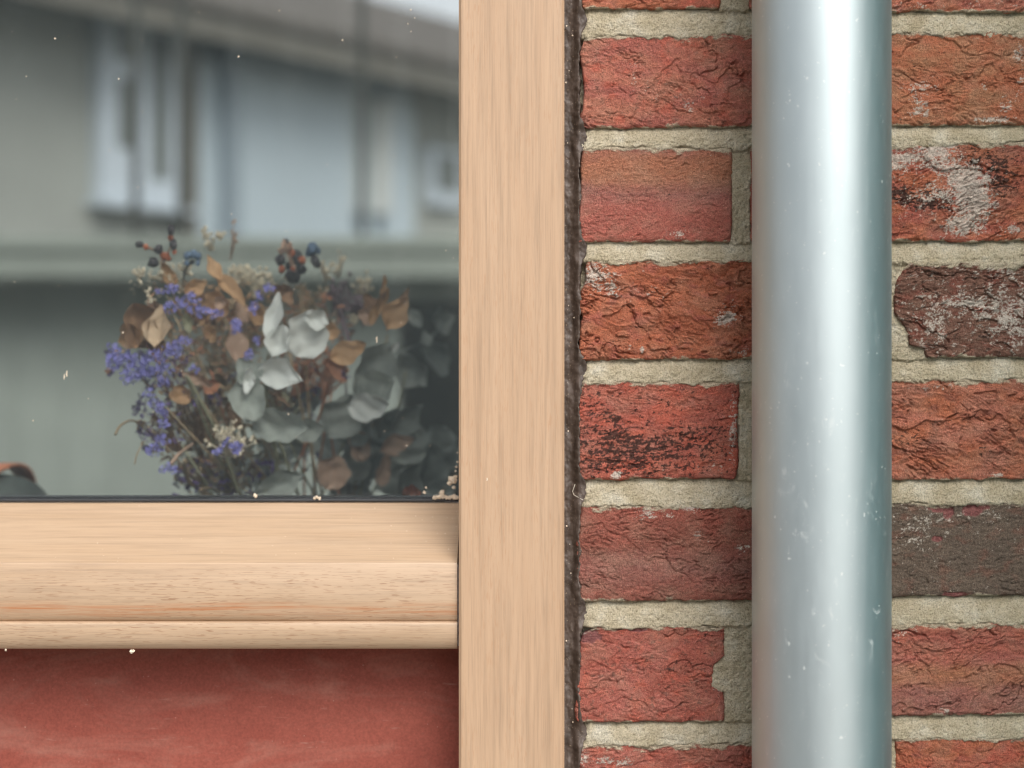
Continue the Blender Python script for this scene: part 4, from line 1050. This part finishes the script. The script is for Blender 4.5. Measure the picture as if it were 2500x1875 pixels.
for k in range(25):
    a = math.radians(200 + 160 * k / 24); 
    yy = .30 + (br_ + 0.004) * math.cos(a); zz = TZ + br_ - (br_ + 0.004) * math.sin(a)
    sh = -0.055 * (1 - math.sin(math.radians(180 * k / 24))) 
    for (xo, do) in ((-0.016, 0), (-0.016, .003), (-0.001, .003), (-0.001, 0)):
        vs.append((bx1 - 0.016 + xo + sh, yy + do * math.cos(a), zz - do * math.sin(a)))
fs = [(4 * k + j, 4 * k + (j + 1) % 4, 4 * k + 4 + (j + 1) % 4, 4 * k + 4 + j) for k in range(24) for j in range(4)]
b_.add(vs, fs); b_.build('strap', plain('tan_leather', (0.52, 0.20, 0.11), 0.6, 0.2, 60), bo, True)

# ------------------------------------------------------------------ crumbs of sawdust on sill and glass
cr = MB(); rc = random.Random(3)
def crumb(px, py, y, r, sq=(1, .6, 1)):
    cr.blob((PX(px, y), y, PZ(py, y)), r * sc(y), int(px * 3 + py), sq, 0.5, 4, 6)
for (px, py, r) in [(1104, 1172, 9), (1098, 1180, 6), (1112, 1165, 5), (1079, 1203, 7), (1036, 1202, 4), (1112, 1150, 3), (1114, 1140, 3), (1117, 1128, 2.5), (1108, 1190, 4), (1040, 1190, 2.5), (1117, 1105, 2)]:
    crumb(px, py, GY - 0.0012, r)
for k in range(26):
    px = 1118 - rc.random() ** 1.5 * 62; crumb(px, 1214 + rc.uniform(-3, 2), GY - 0.003, rc.uniform(2, 5.5))
for (px, py) in [(768, 1216), (774, 1214), (780, 1217), (622, 1208), (625, 1212)]: crumb(px, py, GY - 0.003, 4)
for (px, py, r) in [(134, 94, 4), (64, 186, 3), (290, 193, 4), (582, 138, 4.5), (1003, 24, 4), (1012, 44, 3), (996, 58, 3), (1003, 77, 2.5), (836, 98, 4), (682, 26, 3.5), (968, 140, 3), (81, 1027, 4), (300, 812, 4), (704, 1011, 3.5),
                    (939, 1053, 3.5), (993, 1088, 3.5), (990, 741, 2.5), (979, 788, 4), (918, 826, 3.5), (443, 906, 2.5), (718, 706, 2), (482, 795, 2), (592, 832, 2), (1107, 630, 2.5), (983, 1020, 2), (1050, 1088, 2.5), (470, 740, 1.5),
                    (143, 698, 2.5), (485, 30, 2), (404, 25, 2), (167, 88, 2)]:
    crumb(px, py, GY - 0.0004, r * .45, (1, .3, 1))
for k in range(30): crumb(rc.uniform(5, 1110), rc.uniform(5, 1205), GY - 0.0002, rc.uniform(.6, 1.3), (1, .3, 1))
for (px, py) in [(157, 920), (920, 829), (163, 912)]: crumb(px, py, GY - 0.0004, 3, (.5, .3, 2.6))
def sill_y(py):                    # depth of the sloped sill top at photo row py
    z1 = PZ(1375, -0.004); za, zb = z1 + 0.0009, Z_G - 0.0026; ya, yb = -0.0018, GY - 0.0015
    y = 0.03
    for _ in range(12):
        z = PZ(py, y); y = ya + (z - za) / (zb - za) * (yb - ya)
    return y
for k in range(46):
    px = 1118 - rc.random() ** 2.2 * 1100; py = rc.uniform(1222, 1372); crumb(px, py, sill_y(py) - 0.0002, rc.uniform(.7, 1.6), (1, 1, .6))
crumb(322, 1591, -0.004, 5); crumb(326, 1588, -0.004, 3); crumb(14, 1587, -0.004, 3); crumb(1189, 1170, POST_Y, 2.2, (1, .4, 1.6)); 
for k in range(14): crumb(rc.uniform(1380, 1402), rc.uniform(20, 1850), 0.003, rc.uniform(1, 2))
tag(cr.build('sawdust', plain('pale_sawdust', (0.74, 0.62, 0.48), 0.9, 0.25, 400)), 'pale sawdust crumbs scattered over the sill and pane', 'sawdust', kind='stuff')
th = MB(); tp = [(1404, 1182), (1398, 1200), (1401, 1208), (1414, 1216), (1424, 1221)]
th.tube([(PX(a, -.001), -.001 + .002 * (i % 2), PZ(b, -.001)) for i, (a, b) in enumerate(tp)], 0.00018, n=5)
tag(th.build('thread', plain('pale_fibre', (0.6, 0.55, 0.45), 0.8), None, True), 'fine pale fibre caught on the brown sealant', 'fibre')

# ------------------------------------------------------------------ the garden behind: what shows through the pane beyond the flowers
def TD(Y): return D + 2 * GY + Y            # distance from the camera
def MX(px, Y): return (px - 1250) * PXM / D * TD(Y)
def MZ(py, Y): return (937.5 - py) * PXM / D * TD(Y)
FY = 5.0; fy = TD(FY) - D
fn_ = tag(empty('garden_fence', (-1.6, fy, GROUND)), 'grey green boarded fence with broad capping, seen through the pane', 'fence')
ft, fb = MZ(592, FY), MZ(688, FY)
m_ = MB(); m_.box(-5.0, 3.0, fy - 0.27, fy + 0.06, fb + 0.075, ft, b=0.008); m_.build('capping', M['fence_cap'], fn_)
m_ = MB(); m_.box(-5.0, 3.0, fy - 0.255, fy + 0.02, fb, fb + 0.073, b=0.004); m_.build('rail', M['fence_cap'], fn_)
xb = -5.0; k = 0
while xb < 2.9:
    m_ = MB(); m_.box(xb, xb + 0.1485, fy + 0.0015 * (k % 2), fy + 0.022, GROUND, fb - 0.0005 if k % 2 else fb - 0.002, b=0.0008); m_.build('board', M['fence'], fn_); xb += 0.150; k += 1

# house whose wall runs away from the window
def TF(px): return 7.277 / (0.6104 - (px - 1250) * PXM / D)
def U_(px): return (TF(px) - 8.47) / 0.854
def HZ(px, py): return (937.5 - py) * PXM / D * TF(px)
HO = Vector((-2.106, 8.47 - D, 0)); HU = Vector((0.521, 0.854, 0)).normalized(); HN = Vector((0.854, -0.521, 0)).normalized()
HM = Matrix(((HU.x, HN.x, 0, HO.x), (HU.y, HN.y, 0, HO.y), (0, 0, 1, 0), (0, 0, 0, 1)))     # local: x along wall, y out of it
EZ = 1.60
house = tag(empty('bungalow', (HO.x, HO.y, GROUND)), 'low pale bungalow with brown roof, seen blurred through the window pane', 'house')
def hb(name, mat, x0, x1, y0, y1, z0, z1, par=None):
    m_ = MB(); m_.box(x0, x1, y0, y1, z0, z1, M=HM); return m_.build(name, mat, par or house)
hb('wall', M['render_wall'], -3.0, U_(440), -4.0, 0, GROUND, EZ)
hb('wall', M['blue_white'], U_(440), U_(1010), -4.0, -0.02, GROUND, EZ)
hb('wall', M['render_wall'], U_(1010), 9.0, -4.0, 0, GROUND, EZ)
def hwin(pa, pb, pt, pbm, panes):
    f_ = hb('window', M['white_paint'], U_(pa), U_(pb), 0.001, 0.06, HZ(pa, pbm), HZ(pa, pt))
    for (a, b, t_, bo_) in panes:
        m_ = MB(); m_.box(U_(a), U_(b), 0.058, 0.064, HZ((a + b) / 2, bo_), HZ((a + b) / 2, t_), M=HM)
        m_.build('pane', M['dark_glass'], f_)
hwin(222, 420, 20, 490, [(262, 302, 40, 150), (262, 302, 195, 365), (345, 386, 85, 440)])
hb('window_sill', M['white_paint'], U_(205), U_(432), 0.001, 0.12, HZ(222, 505), HZ(222, 492))
hb('corner_post', M['fascia'], U_(424), U_(444), 0.002, 0.10, GROUND, EZ - 0.02)
for (a, b) in ((455, 522), (560, 850), (925, 1000)):
    hb('cladding_panel', M['blue_white'], U_(a), U_(b), -0.018, 0.03, GROUND, EZ - 0.1)
for (a, b) in ((850, 872), (902, 926)):
    hb('door_frame', plain('bright_white', (0.50, 0.52, 0.50), 0.5, 0.02), U_(a), U_(b), -0.018, 0.07, HZ(860, 515), HZ(860, 235))
hb('door', M['blue_white'], U_(872), U_(902), -0.018, 0.02, GROUND, HZ(860, 240))
hb('drainpipe', plain('slate_blue', (0.19, 0.235, 0.27), 0.6, 0.1), U_(520), U_(556), -0.018, 0.08, GROUND, EZ - 0.02)
hwin(1030, 1112, 360, 500, [(1045, 1098, 380, 470)])
hb('soffit', M['soffit'], -3.2, 9.2, -0.02, 0.34, EZ - 0.005, EZ + 0.03)
hb('fascia', M['fascia'], -3.2, 9.2, 0.341, 0.37, EZ - 0.08, EZ + 0.10)
rise = 0.89 / 1.5
m_ = MB(); vs = []
for xx_ in (-3.2, 9.2):
    for (yy_, zz_) in ((0.40, EZ + 0.10 - 0.02), (-1.5, EZ + 0.90), (-4.4, EZ + 0.90 - 2.9 * rise), (-4.4, EZ + 0.84 - 2.9 * rise), (-1.5, EZ + 0.84), (0.40, EZ + 0.04)):
        vs.append(HM @ Vector((xx_, yy_, zz_)))
m_.add(vs, [(i, (i + 1) % 6, 6 + (i + 1) % 6, 6 + i) for i in range(6)] + [(0, 1, 4, 5), (1, 2, 3, 4), (11, 10, 7, 6), (10, 9, 8, 7)]); m_.build('roof', M['roof'], house)
m_ = MB()
for xx_ in (-2.99, 8.99):
    m_.add([HM @ Vector(p_) for p_ in ((xx_, 0, EZ + .03), (xx_, -4, EZ - .55), (xx_, -1.5, EZ + 0.83))], [(0, 1, 2)])
m_.build('gable', M['render_wall'], house)

# three slim dark posts behind the fence
for (px, w_, lb_) in ((331, 20, "slim dark garden post crossing the bungalow's white window beyond the pane"), (443, 20, "slim dark garden post beside the bungalow's corner board beyond the pane"), (884, 18, "slim dark garden post crossing the bungalow's roof and door beyond the pane")):
    Yp = FY + 0.35; x_ = MX(px, Yp); hw = w_ / 2 * PXM / D * TD(Yp)
    m_ = MB(); m_.box(x_ - hw, x_ + hw, TD(Yp) - D - hw, TD(Yp) - D + hw, GROUND, 2.0, b=0.004)
    tag(m_.build('garden_post', M['post_dark']), lb_, 'post', 'posts behind the fence')

# unseen boards added behind the camera: they block mirrored sky and haze the pane
of_ = tag(empty('haze_boards', (-3.0, -6.0, GROUND)), 'unseen pale grey boards added behind the camera for the haze mirrored in the pane', 'fence')
ofm = plain('pale_blue_grey_boards', (0.40, 0.45, 0.475), 0.85, 0.1, 5)
xb = -7.0; k = 0
while xb < 0.4:
    m_ = MB(); m_.box(xb, xb + 0.196, -6.02 + 0.004 * (k % 2), -6.0 + 0.004 * (k % 2), GROUND, 1.5, b=0.002); m_.build('board', ofm, of_); xb += 0.2; k += 1

# turquoise boarded screen standing out from the brick wall, mirrored on the pipe's flank
sn = tag(empty('garden_screen', (0.46, -0.08, GROUND)), 'turquoise painted timber screen standing out from the brick wall', 'screen')
for k in range(2):
    m_ = MB(); m_.box(0.430 + 0.001 * k, 0.452, -0.004 - 0.145 * (k + 1), -0.004 - 0.145 * k - 0.003, GROUND, 1.2, b=0.002); m_.build('board', M['teal'], sn)
m_ = MB(); m_.box(0.453, 0.500, -0.294, -0.004, GROUND, 1.25, b=0.004); m_.build('post', M['teal'], sn)
